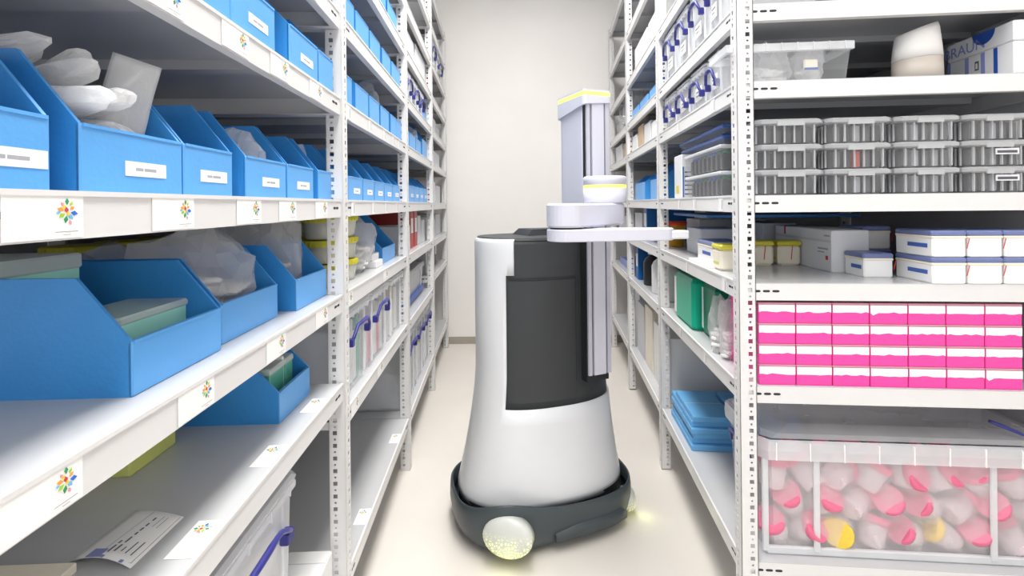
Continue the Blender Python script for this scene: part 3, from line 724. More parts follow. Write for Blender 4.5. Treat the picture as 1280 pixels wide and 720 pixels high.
xd = (rx(1125, .07) + rx(1182, .07)) / 2; rd = (rx(1182, .07) - rx(1125, .07)) / 2; hd = rz_(1160, 29, .07) - RZ[4]
t = empty('wipe_dispenser'); place(t, 'R', xd, .085, RZ[4])
def oval(r_, zz, tilt=0, n=28): return [(r_ * math.cos(2 * PI * i / n), r_ * .8 * math.sin(2 * PI * i / n), zz + tilt * math.cos(2 * PI * i / n)) for i in range(n)]
obj('base', MB().loft([oval(rd * 1.04, 0), oval(rd * 1.02, hd * .4, .004)], 'dispenser_beige', smooth=True), t)
obj('cover', MB().loft([oval(rd * 1.03, hd * .4 + .0005, .004), oval(rd * .98, hd * .62, .005), oval(rd * .90, hd * .86, .012), oval(rd * .84, hd * .93, .016)], 'dispenser_white', smooth=True), t)
tagp(t, 'white oval dispenser with beige base on the fifth shelf, right', 'dispenser')
# printed cartons with their long sides running away from the camera
xc = .67; zb = RZ[4]; z1 = on_x('R', 1250, 57, xc)[1]; z2 = on_x('R', 1250, 31, xc)[1]; yf = on_x('R', 1184, 60, xc)[0]
def text(name, body, size, mname, parent, M4):
    cu = bpy.data.curves.new(name, 'FONT'); cu.body = body; cu.size = size; cu.extrude = .0003; cu.align_x = 'CENTER'; cu.align_y = 'CENTER'
    o = bpy.data.objects.new(name, cu); COL.objects.link(o); bpy.context.view_layer.update()
    me = bpy.data.meshes.new_from_object(o.evaluated_get(bpy.context.evaluated_depsgraph_get())); bpy.data.objects.remove(o)
    me.materials.clear(); me.materials.append(M[mname]); o = bpy.data.objects.new(name, me); COL.objects.link(o); o.parent = parent; o.matrix_local = M4; return o
FACE_L = Matrix(((0, 0, -1, 0), (-1, 0, 0, 0), (0, 1, 0, 0), (0, 0, 0, 1)))    # text on a face looking toward -x, read from the aisle
hA = z1 - zb; hB = z2 - z1 - .002
def low(t_, a, b, h):
    for i, yy in enumerate((-.01, .05, .10)): obj('printed_stripe', MB().prism_y([(-a - .0008, .003), (-a, .003), (-a, h - .003), (-a - .0008, h - .003)], b * .98 - .02 - yy - .045 * 0, b * .98 - .008 - yy, ['pale_blue', 'pale_blue', 'pale_blue'][i]), t_)
    obj('printed_stripe', MB().box(-a - .0008, -a, -b + .045, -b + .056, .002, h - .002, 'brand_blue'), t_)
    obj('printed_symbol', MB().box(-a - .0008, -a, -b + .10, -b + .112, h * .45, h * .75, 'ink').box(-a - .0010, -a - .0008, -b + .103, -b + .109, h * .5, h * .68, 'carton'), t_)
carton('R', xc, xc + .14, -.0 + .012, yf, zb, hA, 'lower printed carton at the photo\'s right edge on the fifth shelf', group='printed cartons', extra=low)
def up(t_, a, b, h):
    n = 14; ring = [(-a - .0008, -b + .085 + .034 * math.cos(PI + PI * i / n) , h * .98 + .9 * h * .75 * math.sin(PI + PI * i / n) * .95) for i in range(n + 1)]
    obj('printed_logo', MB().loft([ring, [(-a, p[1], p[2]) for p in ring]], 'brand_blue'), t_)
    text('lettering', 'BRAUN', h * .8, 'pale_blue', t_, Matrix.Translation((-a - .0005, b * .25 + .02, h * .42)) @ FACE_L)
carton('R', xc, xc + .14, .012, yf, zb + hA + .001, hB, 'upper printed carton with blue emblem at the right edge of the photo', group='printed cartons', extra=up)
# third shelf: yellow-topped jars, white carton, blue-lidded boxes
z = RZ[2]
def jar(x, y, label):
    t = empty('sample_jar'); place(t, 'R', x, y, z)
    obj('body', MB().rbox(-.036, .036, -.04, .04, 0, .066, 'cream', .008), t); obj('lid', MB().rbox(-.038, .038, -.042, .042, .064, .080, 'yellow_lid', .005), t)
    obj('seal_strip', MB().box(.0, .0022, -.0412, -.0402, .02, .066, 'red', Matrix.Rotation(.1, 4, 'Y')), t); obj('label_strip', MB().box(-.0365, -.0358, -.025, .025, .018, .026, 'lime_box'), t)
    return tagp(t, label, 'jar', 'square jars with yellow lids')
xj, yj = on_z('R', 990, 332, z); xk, yk = on_z('R', 1040, 341, z); xj = min(xj, xk - .05); jar(xj + .01, yj + .04, 'square cream jar with yellow lid beside the white carton'); jar(xj - .075, yj + .04, 'square cream jar with yellow lid behind the right corner post')
jar(.065, ry(906, .05) + .02, 'square cream jar with yellow lid seen from the aisle beside the corner post')
hk = on_y('R', 1040, 288, yk)[1] - z
def kart(t_, a, b, h):
    obj('printed_lines', MB().box(-a - .0006, -a, -b + .02, -b + .075, h * .52, h * .56, 'paleink').box(-a - .0006, -a, -b + .04, -b + .075, h * .44, h * .47, 'paleink').box(-a - .0006, -a, -b + .01, -b + .04, h * .84, h * .88, 'paleink'), t_)
    obj('printed_square', MB().box(-a - .0008, -a, -b + .02, -b + .032, h * .28, h * .38, 'red'), t_); obj('printed_band', MB().box(-a - .0006, -a, -b + .003, b - .003, h * .70, h * .76, 'carton_grey'), t_)
    obj('tape_strip', MB().box(-a - .0008, -a, b - .08, b - .07, h * .78, h, 'red'), t_)
carton('R', xk, xk + .105, yk, yk + .36, z, hk, 'large white carton with small red square on the third shelf, right', extra=kart)
def blbox(x0, x1, y0, dp, zz, h, label):
    t = empty('reagent_box'); place(t, 'R', (x0 + x1) / 2, y0 + dp / 2, zz); a, b = (x1 - x0) / 2, dp / 2
    obj('body', MB().rbox(-a, a, -b, b, 0, h * .74, 'white_plastic', .003), t); obj('rim', MB().rbox(-a - .0015, a + .0015, -b - .0015, b + .0015, h * .70, h * .80, 'cream', .002), t)
    obj('lid', MB().rbox(-a - .002, a + .002, -b - .002, b + .002, h * .79, h, 'lid_blue', .004), t)
    obj('label_strip', MB().box(-a - .0006, -a, -b * .75, b * .3, h * .34, h * .50, 'label_blue'), t)
    obj('seal_strip', MB().box(a * .80, a * .80 + .0018, -b - .0022, -b - .0015, h * .45, h * .85, 'red', Matrix.Rotation(.25, 4, 'Y')), t)
    return tagp(t, label, 'box', 'white boxes with blue grey lids')
xA, yA = on_z('R', 1080, 347, z); hb = .066
blbox(xA, xA + .075, yA, min(.12, yk - yA - .005), z, hb, 'low white box with blue lid standing apart, left of the stacks')
xB, yB = on_z('R', 1166, 355, z); nms = ['left', 'middle', 'right']
for i in range(3):
    for j in range(2):
        blbox(xB + .0835 * i, xB + .0835 * i + .0785, yB, .13, z + (hb + .001) * j, hb, f'white box with blue lid, {["lower", "upper"][j]} one of the {nms[i]} stack of two')
for j in range(2): blbox(xk + .112, xk + .187, yA + .13, .12, z + (hb + .001) * j, hb, f'white box with blue lid, {["lower", "upper"][j]} one stacked behind the lone box')
# second shelf: pink boxes with white labels, four rows of seven
z = RZ[1]; pcols = [946, 993, 1038.5, 1085.5, 1133.5, 1181, 1229.5, 1277, 1324]; yp = .012
ph = .0535
def label_poly(w, seed):
    rnd = random.Random(seed); pts = [(-w / 2, .0), (w / 2, .0)]; top = [(w / 2, -.0195)]; n = 7
    for i in range(n): top.append((w / 2 - w * (i + .5) / n, -.0195 + rnd.choice([0, 0, .001, -.001, .0025, -.006 if i == n - 1 and rnd.random() < .4 else 0])))
    top.append((-w / 2, -.0195)); return pts + top
for c_ in range(7):
    xa, xb = rx(pcols[c_], yp), rx(pcols[c_ + 1], yp); w = xb - xa - .0025
    for j in range(4):
        t = empty('specimen_box'); place(t, 'R', (xa + xb) / 2, yp, z + j * ph)
        obj('body', cached(('pink', c_), lambda: MB().rbox(-w / 2, w / 2, 0, .20, 0, ph - .006, 'pink', .0015).mesh('body')), t)
        obj('lid', cached(('pinkl', c_), lambda: MB().rbox(-w / 2 - .0006, w / 2 + .0006, -.0006, .2006, ph - .0055, ph - .0006, 'pink_lid', .0012).mesh('lid')), t)
        pl = label_poly(w - .0015, c_ * 7 + j); zt = ph - .006
        ring = [(x, -.0007, zt + zz) for x, zz in pl]; obj('label_card', MB().loft([ring, [(p[0], -.0001, p[2]) for p in ring]], 'paper'), t)
        tagp(t, f'pink box with white label, {ORD[c_]} from the post in the {["bottom", "second", "third", "top"][j]} row', 'box', 'pink boxes with white labels')
# bottom shelf: big clear crate of wrapped cups
z = RZ[0]; t = empty('storage_crate'); yq = .028; xa, xb = rx(950, yq), rx(1310, yq) + .04; place(t, 'R', (xa + xb) / 2, yq, z); w = xb - xa; w2 = w / 2
zr0, zr1 = rz_(960, 574, yq) - z, rz_(960, 549, yq) - z; dq = ry(897, .045) - yq
def rg(i, zz, r=.02): return [(-w2 + i + r, i, zz), (w2 - i - r, i, zz), (w2 - i, i + r, zz), (w2 - i, dq - i - r, zz), (w2 - i - r, dq - i, zz), (-w2 + i + r, dq - i, zz), (-w2 + i, dq - i - r, zz), (-w2 + i, i + r, zz)]
obj('body', MB().loft([rg(.014, .002), rg(.004, zr0)], 'crate_film', cap1=False), t)
rb = MB()
for px in (1018, 1240):
    xx = rx(px, yq) - (xa + xb) / 2; rb.rbox(xx - .008, xx + .008, .001, .008, .012, zr0, 'clear_rim', .002)
for s_ in (-1, 1): rb.rbox(s_ * (w2 - .008) - .008, s_ * (w2 - .008) + .008, .003, .012, .01, zr0, 'clear_rim', .002)
rb.rbox(-w2 + .01, w2 - .01, .004, .014, .002, .022, 'clear_rim', .003)
obj('rib', rb, t)
rm = MB().loft([rg(.002, zr0 - .002), rg(-.008, zr0 + .002), rg(-.010, (zr0 + zr1) / 2), rg(-.008, zr1 - .003), rg(-.002, zr1)], 'clear_rim', False, False)
for q in range(9): xx = -w2 + .03 + (w - .06) * q / 8; rm.box(xx - .0015, xx + .0015, -.012, -.008, zr0 + .003, zr1 - .004, 'white_plastic')
obj('rim', rm, t)
lid = [rg(.004, zr1 + .001), rg(.01, zr1 + .012, .03), rg(.05, zr1 + .022, .04)]
obj('lid', MB().loft(lid, 'clear_box', False, True), t)
hz = zr0 - .02
for sd in (-1, 1):
    hp = [(sd * (w2 + .004), dq * .2, hz - .03), (sd * (w2 + .014), dq * .28, hz + .012), (sd * (w2 + .018), dq * .5, hz + .02), (sd * (w2 + .014), dq * .72, hz + .012), (sd * (w2 + .004), dq * .8, hz - .03)]
    if sd > 0: hp = [(w2 * .55, .02, zr1 + .055), (w2 * .62, .015, zr1 + .045), (w2 * .72, .01, zr1 + .030), (w2 * .78, .005, zr1 + .02)]
    obj('handle', MB().tube(hp, [.004, .007, .007, .007, .004] if sd < 0 else [.004, .005, .004, .002], 'handle_blue'), t)
tagp(t, 'large clear crate of wrapped cups on the bottom right shelf', 'crate')
CUP = MB().lathe([(.026, 0), (.030, .004), (.034, .062)], 'cup_clear', 18, cap1=True).mesh('cup_body')
CAPS = {m_: MB().lathe([(.0365, .060), (.0375, .064), (.0375, .076), (.034, .080)], m_, 18).mesh('cap') for m_ in ('cap_pink', 'cap_yellow')}
WRAP = [crumple(.040, .036, .05, 'bag_soft', 60 + i, .3, sub=2) for i in range(4)]
rnd = random.Random(5); n = 0
for lay in range(2):
    for j in range(3):
        for i in range(8):
            if lay == 1 and j < 2: continue
            x = xa + .045 + (w - .09) * (i + .5 * (j % 2)) / 7.6; y = yq + .050 + .082 * lay; zc = z + .05 + .088 * j * (zr0 - .03) / .264
            if x > xb - .045 or zc > z + zr0 - .02: continue
            t = empty('specimen_cup'); place(t, 'R', x, y, zc)
            inner = bpy.data.objects.new('cup_body', CUP); COL.objects.link(inner); inner.parent = t
            e = Euler((rnd.uniform(-1.1, 1.6), rnd.uniform(-.7, .7), rnd.uniform(0, 6.3))); R4 = e.to_matrix().to_4x4() @ Matrix.Translation((0, 0, -.04)); inner.matrix_local = R4
            yel = (lay == 0 and j == 0 and i in (2, 5)); c2 = obj('cap', CAPS['cap_yellow' if yel else 'cap_pink'], t); c2.matrix_local = R4
            wq = obj('wrapper', WRAP[n % 4], t); wq.location = (0, 0, -.042); wq.rotation_euler.z = rnd.uniform(0, 6); n += 1
            if yel: tagp(t, f'wrapped clear cup with yellow cap, {"left" if i == 2 else "right"} one at the crate\'s foot', 'cup', 'wrapped cups with yellow caps')
            else: tagp(t, 'wrapped clear cup with pink cap in the large clear crate', 'cup', 'wrapped cups with pink caps')
# ------------------------------------------------------------------ right rack, nearest unit: aisle side
def ry(px, x=.02): return on_x('R', px, HZ, x)[0]
GR = 'clear containers with blue handles on the nearest right unit'
for li, hh, nm in ((4, .145, 'fifth'), (5, .215, 'sixth')):
    ed = [832, 847, 864, 885, 914]
    for i in range(4):
        y1_, y0_ = ry(ed[i]) - .008, ry(ed[i + 1]) + .008
        if i == 3: y0_ = max(y0_, .18)
        container('R', .02, y0_, y1_, RZ[li], hh, .30, f'white container with blue handle, {ORD[3 - i]} from the corner post on the right {nm} shelf', GR, m='clear_rim', fill=['white_plastic', 'paper'], flip=True, lab=True)
z = RZ[3]
GB = 'dark tip racks seen from the aisle'
def side_tray(px0, px1, zz, h, x, label, lidm, caps):
    y1_, y0_ = ry(px0, x), ry(px1, x); y0_ = max(y0_, .19); t = empty('tip_rack'); place(t, 'R', x, (y0_ + y1_) / 2, zz); b = (y1_ - y0_) / 2
    obj('body', MB().loft([[(.008, -b + .008, .001), (.14, -b + .008, .001), (.14, b - .008, .001), (.008, b - .008, .001)], [(0, -b, h - .012), (.15, -b, h - .012), (.15, b, h - .012), (0, b, h - .012)]], 'clear_tray', cap1=False), t)
    obj('rim', MB().rbox(-.003, .153, -b - .003, b + .003, h - .013, h - .002, lidm, .003), t)
    mb = MB(); n = max(3, int(b * 2 / .045))
    for q in range(n):
        yy = -b + .012 + (2 * b - .024) * (q + .5) / n; mb.rbox(.014, .05, yy - .013, yy + .013, .004, h - .024, 'tip_black', .004)
        if caps: mb.lathe([(.012, h - .030), (.013, h - .028), (.013, h - .016)], caps[q % len(caps)], 12, (.032, yy, 0))
    obj('contents', mb, t); return tagp(t, label, 'rack', GB)
side_tray(858, 914, z, .078, .02, 'clear rack of dark capped tips, lowest of four seen from the aisle', 'clear_rim', ['cap_green', 'cap_green', 'cap_blue', 'cap_blue'])
side_tray(857, 914, z + .079, .078, .02, 'clear rack of dark capped tips, second of four from below', 'clear_rim', ['cap_green', 'cap_green', 'cap_blue', 'cap_blue'])
side_tray(853, 905, z + .160, .035, .05, 'blue-lidded dark rack, third of four from below', 'cap_blue', None)
side_tray(851, 905, z + .196, .032, .05, 'blue-lidded dark rack topmost of four seen from the aisle', 'cap_blue', None)
def ruled(t_, a, b, h):
    obj('printed_panel', MB().box(-a * .9, a * .9, -b - .0006, -b, .004, h * .72, 'carton_grey').box(-a * .9, -a * .75, -b - .0009, -b - .0006, .004, h * .72, 'label_blue'), t_)
    mb = MB()
    for q in range(6): mb.box(-a * .7, a * .85, -b - .0009, -b - .0006, h * (.08 + .1 * q), h * (.11 + .1 * q), 'ink')
    obj('printed_lines', mb, t_); obj('printed_dot', MB().box(-a - .0006, -a, -b * .3, b * .4, .02, .05, 'yellow'), t_)
carton('R', .02, .10, ry(853) + .01, ry(853) + .12, z, .17, 'tall white box with ruled side beside the dark tip racks', extra=ruled)
z = RZ[2]
carton('R', .10, .26, .66, .86, z, .105, 'white carton far along the right third shelf', m='carton'); carton('R', .30, .42, .58, .84, z, .13, 'tall grey carton behind the white carton on the right third shelf', m='carton_grey')
carton('R', .05, .55, .42, .88, RZ[3] - LIP - .028, .010, 'thin blue panel lying across the cartons on the right third shelf', m='blue_deep', name='plastic_board', cat='board')
yw = ry(890, .03); t = blbox(.03, .13, yw, .16, z + .012, .07, 'white box with blue lid lying at the shelf edge by the robot\'s arm'); carton('R', .01, .12, yw - .02, yw + .2, z, .011, 'flat white document folder under the blue-lidded box at the edge', m='paper', name='folder', cat='folder')
z = RZ[1]
def jug(px0, px1, x, w, h, m, label):
    y1_, y0_ = ry(px0, x), ry(px1, x); t = empty('plastic_jug'); place(t, 'R', x, (y0_ + y1_) / 2, z); b = (y1_ - y0_) / 2
    obj('body', MB().rbox(0, w, -b, b, 0, h * .9, m, .014), t); obj('neck', MB().lathe([(.02, h * .9), (.02, h * .96)], m, 16, (w / 2, 0, 0)), t); obj('cap', MB().lathe([(.024, h * .95), (.024, h)], 'white_plastic', 16, (w / 2, 0, 0)), t)
    obj('label_strip', MB().box(w * .2, w * .8, b, b + .0006, h * .2, h * .7, 'paper').box(-.0006, 0, b * .75, b * .98, h * .1, h * .8, 'paper'), t); return tagp(t, label, 'jug', 'green jugs on the right')
jug(842, 864, .03, .1, .21, 'jade', 'bright jade green jug on the second shelf, right of the robot'); jug(876, 894, .06, .1, .21, 'dkgreen', 'darker green jug beside the yellow box on the right')
yy0 = ry(871, .16); carton('R', .16, .3, yy0 - .12, yy0 + .10, z, .19, 'yellow box between the two green jugs on the right', m='yellow')
bag('R', .05, ry(899, .05), z, .035, .045, .085, 'clear bag of fittings beside the darker green jug', 71); bag('R', .05, .215, z, .03, .025, .10, 'whitish bag hanging behind the right corner post', 72)
z = RZ[0]
x6, y6 = on_z('R', 866, 578, z)
t0 = 0
for i in range(2):
    for j in range(6):
        carton('R', .03 + .165 * i + .004 * (j % 3), .185 + .165 * i + .003 * ((j + 1) % 3), .56 + .008 * ((j * 2 + i) % 3), .88 - .05 * (j == 5) - .006 * (j % 2), z + .021 * j, .0205, f'folded blue sheet, {ORD[j]} from below in the {["aisle", "inner"][i]} stack on the bottom right shelf', m='blue_fold', name='folded_sheet', cat='folded sheet', group='folded blue sheets')
carton('R', .38, .39, .50, .88, z, .17, 'upright blue panel behind the folded blue sheets', m='blue_front', name='plastic_board', cat='board')
container('R', .44, .50, .70, z, .40, .3, 'tall greyish container, nearer one behind the blue sheets', 'greyish containers behind the blue sheets', m='clear_rim', handle=False, fill=['carton_grey', 'lid_blue'], flip=True)
container('R', .44, .71, .91, z, .40, .3, 'tall greyish container, farther one behind the blue sheets', 'greyish containers behind the blue sheets', m='clear_rim', handle=False, fill=['carton_grey', 'lid_blue'], flip=True)

# ------------------------------------------------------------------ right rack, second and third units
o1 = PITCH
def rbin(y0, y1, z, label, **kw): return blue_bin('R', .03, y0, y1, z, label, 'blue bins on the right rack', card=False, rz=PI, **kw)
rbin(o1 + .06, o1 + .34, RZ[3], 'blue bin on the right, behind the robot\'s tower', fh=.10, rh=.19, dp=.3, sl=.12)
rbin(o1 + .50, o1 + .80, RZ[3], 'blue bin farther along the right fourth shelf', fh=.10, rh=.15)
carton('R', .36, .5, o1 + .1, o1 + .24, RZ[3], .21, 'dark red box behind the blue bin on the right', m='binder_red')
for i, (a, b) in enumerate([(.05, .34), (.38, .62), (.66, .90)]): rbin(o1 + a, o1 + b, RZ[5], f'pale blue bin, {ORD[i]} from the front on the right unit\'s sixth shelf', fh=.07, rh=.09)
for i, (a, b, h, m_) in enumerate([(.05, .18, .13, 'white_plastic'), (.2, .3, .10, 'paper'), (.33, .5, .12, 'carton'), (.54, .7, .14, 'carton_tan'), (.74, .9, .11, 'white_plastic')]):
    carton('R', .03, .25, o1 + a, o1 + b, RZ[4], h, f'{["white", "slim white", "pale grey", "tan", "small white"][i]} carton on the second right unit\'s fifth shelf', m=m_, group='cartons on the second right unit')
t = tub('R', .10, o1 + .16, RZ[2], .06, .12, 'amber jar with red lid behind the robot\'s arm', None)
for c_ in t.children:
    c_.data = c_.data.copy(); c_.data.materials.clear(); c_.data.materials.append(M['amber' if c_.name.startswith(('body', 'contents')) else 'orange_red'])
carton('R', .2, .5, o1 + .08, o1 + .30, RZ[2], .13, 'white carton behind the amber jar'); binder('R', .30, o1 + .55, RZ[2], .09, .26, .19, 'blue_deep', 'blue binder standing beyond the amber jar', flip=-1)
carton('R', .04, .3, o1 + .66, o1 + .9, RZ[2], .15, 'grey carton at the far end of the right unit\'s third shelf', m='carton_grey')
binder('R', .30, o1 + .84, RZ[1], .08, .26, .2, 'blue_deep', 'blue binder low on the second right unit', flip=-1)
bottle('R', .09, o1 + .62, RZ[1], .05, .21, 'black', 'white_plastic', 'black bottle on the second right unit'); bottle('R', .09, o1 + .36, RZ[1], .055, .23, 'white_plastic', 'white_plastic', 'white bottle beside the black bottle on the second right unit')
bottle('R', .09, o1 + .16, RZ[1], .05, .2, 'cloudy', 'white_plastic', 'pale grey bottle nearest on the second right unit')
carton('R', .05, .4, o1 + .05, o1 + .40, RZ[0], .30, 'tall white carton low on the second right unit', m='white_plastic'); carton('R', .05, .4, o1 + .44, o1 + .64, RZ[0], .34, 'tall beige box low on the second right unit', m='cream'); carton('R', .05, .4, o1 + .68, o1 + .9, RZ[0], .31, 'tall grey box low on the second right unit', m='carton_grey')
for i, (a, b) in enumerate([(.06, .46), (.5, .9)]): carton('R', .05, .4, o1 + a, o1 + b, RZ[6], .2, f'white carton, {["nearer", "farther"][i]} one high on the second right unit', m='white_plastic')
o2 = 2 * PITCH
bag('R', .12, o2 + .3, RZ[5], .08, .2, .17, 'white bag high on the right unit by the back wall', 81); bag('R', .12, o2 + .68, RZ[5], .08, .16, .14, 'smaller white bag high on the right unit by the back wall', 82)
carton('R', .04, .3, o2 + .1, o2 + .45, RZ[4], .12, 'brown carton on the right unit by the back wall', m='carton_tan'); carton('R', .04, .3, o2 + .5, o2 + .86, RZ[4], .14, 'white carton beside the brown one by the back wall')
for i, (a, b) in enumerate([(.06, .3), (.34, .58), (.62, .88)]): carton('R', .04, .3, o2 + a, o2 + b, RZ[3], .13 + .02 * i, f'white carton, {ORD[i]} at eye level on the right unit by the back wall', m='white_plastic')
carton('R', .05, .35, o2 + .2, o2 + .75, RZ[1], .05, 'blue box low on the right unit by the back wall', m='pale_blue'); carton('R', .05, .35, o2 + .15, o2 + .8, RZ[2], .12, 'grey carton on the third shelf of the right unit by the back wall', m='carton_grey')
carton('R', .12, .4, o2 + .3, o2 + .85, RZ[0], .3, 'tall grey box at the bottom of the right unit by the back wall', m='carton_grey')
# ------------------------------------------------------------------ delivery robot
rob = empty('delivery_robot'); RC = Vector((.10, 1.895, 0)); rob.location = RC
tagp(rob, 'white and black mobile robot with lift tower and folding arm in the aisle', 'robot')
PHI = .30; QB = .63; BA, BB = .350, .236; c_, s_ = math.cos(PHI), math.sin(PHI)
def sell(a, b, z, n=72, e=2.4, dx=0, t0=0, t1=2 * PI, closed=True):
    pts = []
    for i in range(n if closed else n + 1):
        t = t0 + (t1 - t0) * i / n; ct, st = math.cos(t), math.sin(t)
        x = a * math.copysign(abs(ct) ** (2 / e), ct); y = b * math.copysign(abs(st) ** (2 / e), st)
        pts.append((dx + c_ * x - s_ * y, s_ * x + c_ * y, z))
    return pts
def half(z):      # half width of the shell by height: straight above, flared skirt below
    f = max(0, min(1, (.62 - z) / .46)); return .262 + .062 * f ** 1.7
def dxz(z): return .012 * min(1, max(0, (z - .16) / .4))
ZT = 1.085
# inner dark body (everything that shows through the cut-out)
zs = [.47, .55, .65, .8, .95, 1.06, ZT - .004]
obj('dark_insert', MB().loft([sell(half(z) * .985 - .004, half(z) * QB * .985 - .004, z, dx=dxz(z)) for z in zs], 'shell_dark', smooth=True), rob)
# white shell with a cut-out: one grid of faces, the cut-out left open
# angles run from the right (0) through the back (pi/2) to the left (pi) and the front (3pi/2)
TA, TB, TC = 0.02, PI * 1.272, PI * 1.318
def lin(a, b, n): return [a + (b - a) * i / n for i in range(n)]
TH = lin(0, TA, 1) + lin(TA, TB, 56) + lin(TB, TC, 4) + lin(TC, 2 * PI, 44)
ZS = [(.140, 0), (.165, 0), (.19, 0), (.24, 0), (.30, 0), (.36, 0), (.42, 0), (.476, 0), (.52, 0), (.58, 0), (.65, 0), (.8, 0), (.955, 0), (1.0, 0), (1.04, 0), (1.07, 0), (1.079, .003), (1.085, .009)]
def ptb(t, z, inset=0): h = half(z) - inset; return sell(h, h * QB, z, n=1, dx=dxz(z), t0=t, t1=t + 1, closed=False)[0]
sh = MB(); vs = [ptb(t, z, i_) for z, i_ in ZS for t in TH]; NT = len(TH); fs = []
for r_ in range(len(ZS) - 1):
    zm = ZS[r_][0]
    for q in range(NT):
        t = TH[q]
        solid = zm < .47 or (TA - 1e-6 <= t < TB - 1e-6) or (zm > .95 and TB - 1e-6 <= t < TC - 1e-6)
        if solid: fs.append((r_ * NT + q, r_ * NT + (q + 1) % NT, (r_ + 1) * NT + (q + 1) % NT, (r_ + 1) * NT + q))
sh.add(vs, fs, 'shell_white', True)
me_ = sh.mesh('shell'); bm = bmesh.new(); bm.from_mesh(me_); bmesh.ops.delete(bm, geom=[v for v in bm.verts if not v.link_faces], context='VERTS'); bm.to_mesh(me_); bm.free()
o = obj('shell', me_, rob); md = o.modifiers.new('thickness', 'SOLIDIFY'); md.thickness = .010; md.offset = -1
# top deck: dark tray with a raised angled lip
dk = MB().loft([sell(half(ZT) - .006, (half(ZT) - .006) * QB, ZT - .006, dx=dxz(1)), sell(half(ZT) - .012, (half(ZT) - .012) * QB, ZT + .004, dx=dxz(1))], 'shell_dark', smooth=False)
obj('top_deck', dk, rob)
dl = MB(); P = [(-.10, .06), (.16, .14), (.20, .05), (-.04, -.06)]
dl.loft([[(x, y, ZT + .004) for x, y in P], [(x * .86 + .012, y * .8 + .004, ZT + .028) for x, y in P]], 'shell_dark')
obj('deck_tray', dl, rob)
# recessed service door on the dark insert
def on_body(t, z, off=0): h = half(z) * .985 - .004 + off; p = sell(h, h * QB, z, n=1, dx=dxz(z), t0=t, t1=t + 1, closed=False)[0]; return Vector(p)
def band(t0, t1, z0, z1, off, m, mb, n=18):
    ri = []; 
    for z in (z0, z1): ri.append([on_body(t0 + (t1 - t0) * i / n, z, off) for i in range(n + 1)])
    inn = [[on_body(t0 + (t1 - t0) * i / n, z, -.004) for i in range(n + 1)] for z in (z0, z1)]
    mb.loft([inn[0], ri[0], ri[1], inn[1]], m, False, False, False, closed=False)
    for q in (0, n): mb.add([inn[0][q], ri[0][q], ri[1][q], inn[1][q]], [(0, 1, 2, 3)], m)
door = MB(); TD0, TD1 = PI * 1.282, PI * 1.57
band(TD0, TD1, .50, .935, .0035, 'shell_dark', door); obj('service_door', door, rob)
gap = MB(); band(TD1, TD1 + .018, .56, .945, .001, 'shell_slot', gap, 2); band(TD0, TD1 + .018, .937, .945, .001, 'shell_slot', gap); obj('door_gap', gap, rob)
# lift tower
cy_, sy_ = math.cos(.41), math.sin(.41)
FL = Vector((.268, 1.735, 0)) - RC
def tw(u, v): return (FL.x + cy_ * u - sy_ * v, FL.y + sy_ * u + cy_ * v)    # u along the front face, v away from the viewer
def rect(u0, u1, v0, v1, r=.012, rl=None, n=5):
    rl = r if rl is None else rl; pts = []
    for (cu, cv, a0, rr) in ((u1 - r, v0 + r, -PI / 2, r), (u1 - r, v1 - r, 0, r), (u0 + rl, v1 - rl, PI / 2, rl), (u0 + rl * .3, v0 + rl * .3, PI, rl * .3)):
        for i in range(n + 1): a = a0 + PI / 2 * i / n; pts.append(tw(cu + rr * math.cos(a), cv + rr * math.sin(a)))
    return pts
TZ = 1.625
base_r = rect(.0, .102, .014, .215, .008, .05)
tm = MB().loft([[(x, y, z) for x, y in base_r] for z in (ZT, TZ - .045)], 'tower_lilac'); obj('tower_column', tm, rob)
for nm, u0, u1, v0, m_ in (('rail', .006, .020, .0, 'tower_rail'), ('rail', .028, .078, -.002, 'tower_lilac'), ('rail', .086, .102, .0, 'tower_rail')):
    obj(nm, MB().prism_z([tw(u0, v0), tw(u1, v0), tw(u1, v0 + .03), tw(u0, v0 + .03)], .585, TZ - .04, m_), rob)
obj('groove_backing', MB().prism_z([tw(.002, .009), tw(.096, .009), tw(.096, .05), tw(.002, .05)], .56, TZ - .042, 'shell_slot'), rob)
cap0 = rect(-.010, .108, -.008, .222, .010, .05)
cp = MB(); cl = len(cap0)
bot = [(x, y, TZ - .045 - max(0, min(.035, (Vector((x, y)) - Vector(tw(.1, 0))).dot(Vector((-.8, .6))) * .2))) for x, y in cap0]
cp.loft([bot, [(x, y, TZ - .022) for x, y in cap0]], 'tower_lilac', True, True); cp.loft([[(x, y, TZ - .0075) for x, y in cap0], [(x, y, TZ) for x, y in cap0]], 'tower_lilac')
cap = obj('tower_cap', cp, rob)
cc = [((x - FL.x) * .995 + FL.x, (y - FL.y) * .995 + FL.y) for x, y in cap0]
obj('light_strip', MB().loft([[(x, y, TZ - .022) for x, y in cc], [(x, y, TZ - .0075) for x, y in cc]], 'strip_yellow', False, False), cap)
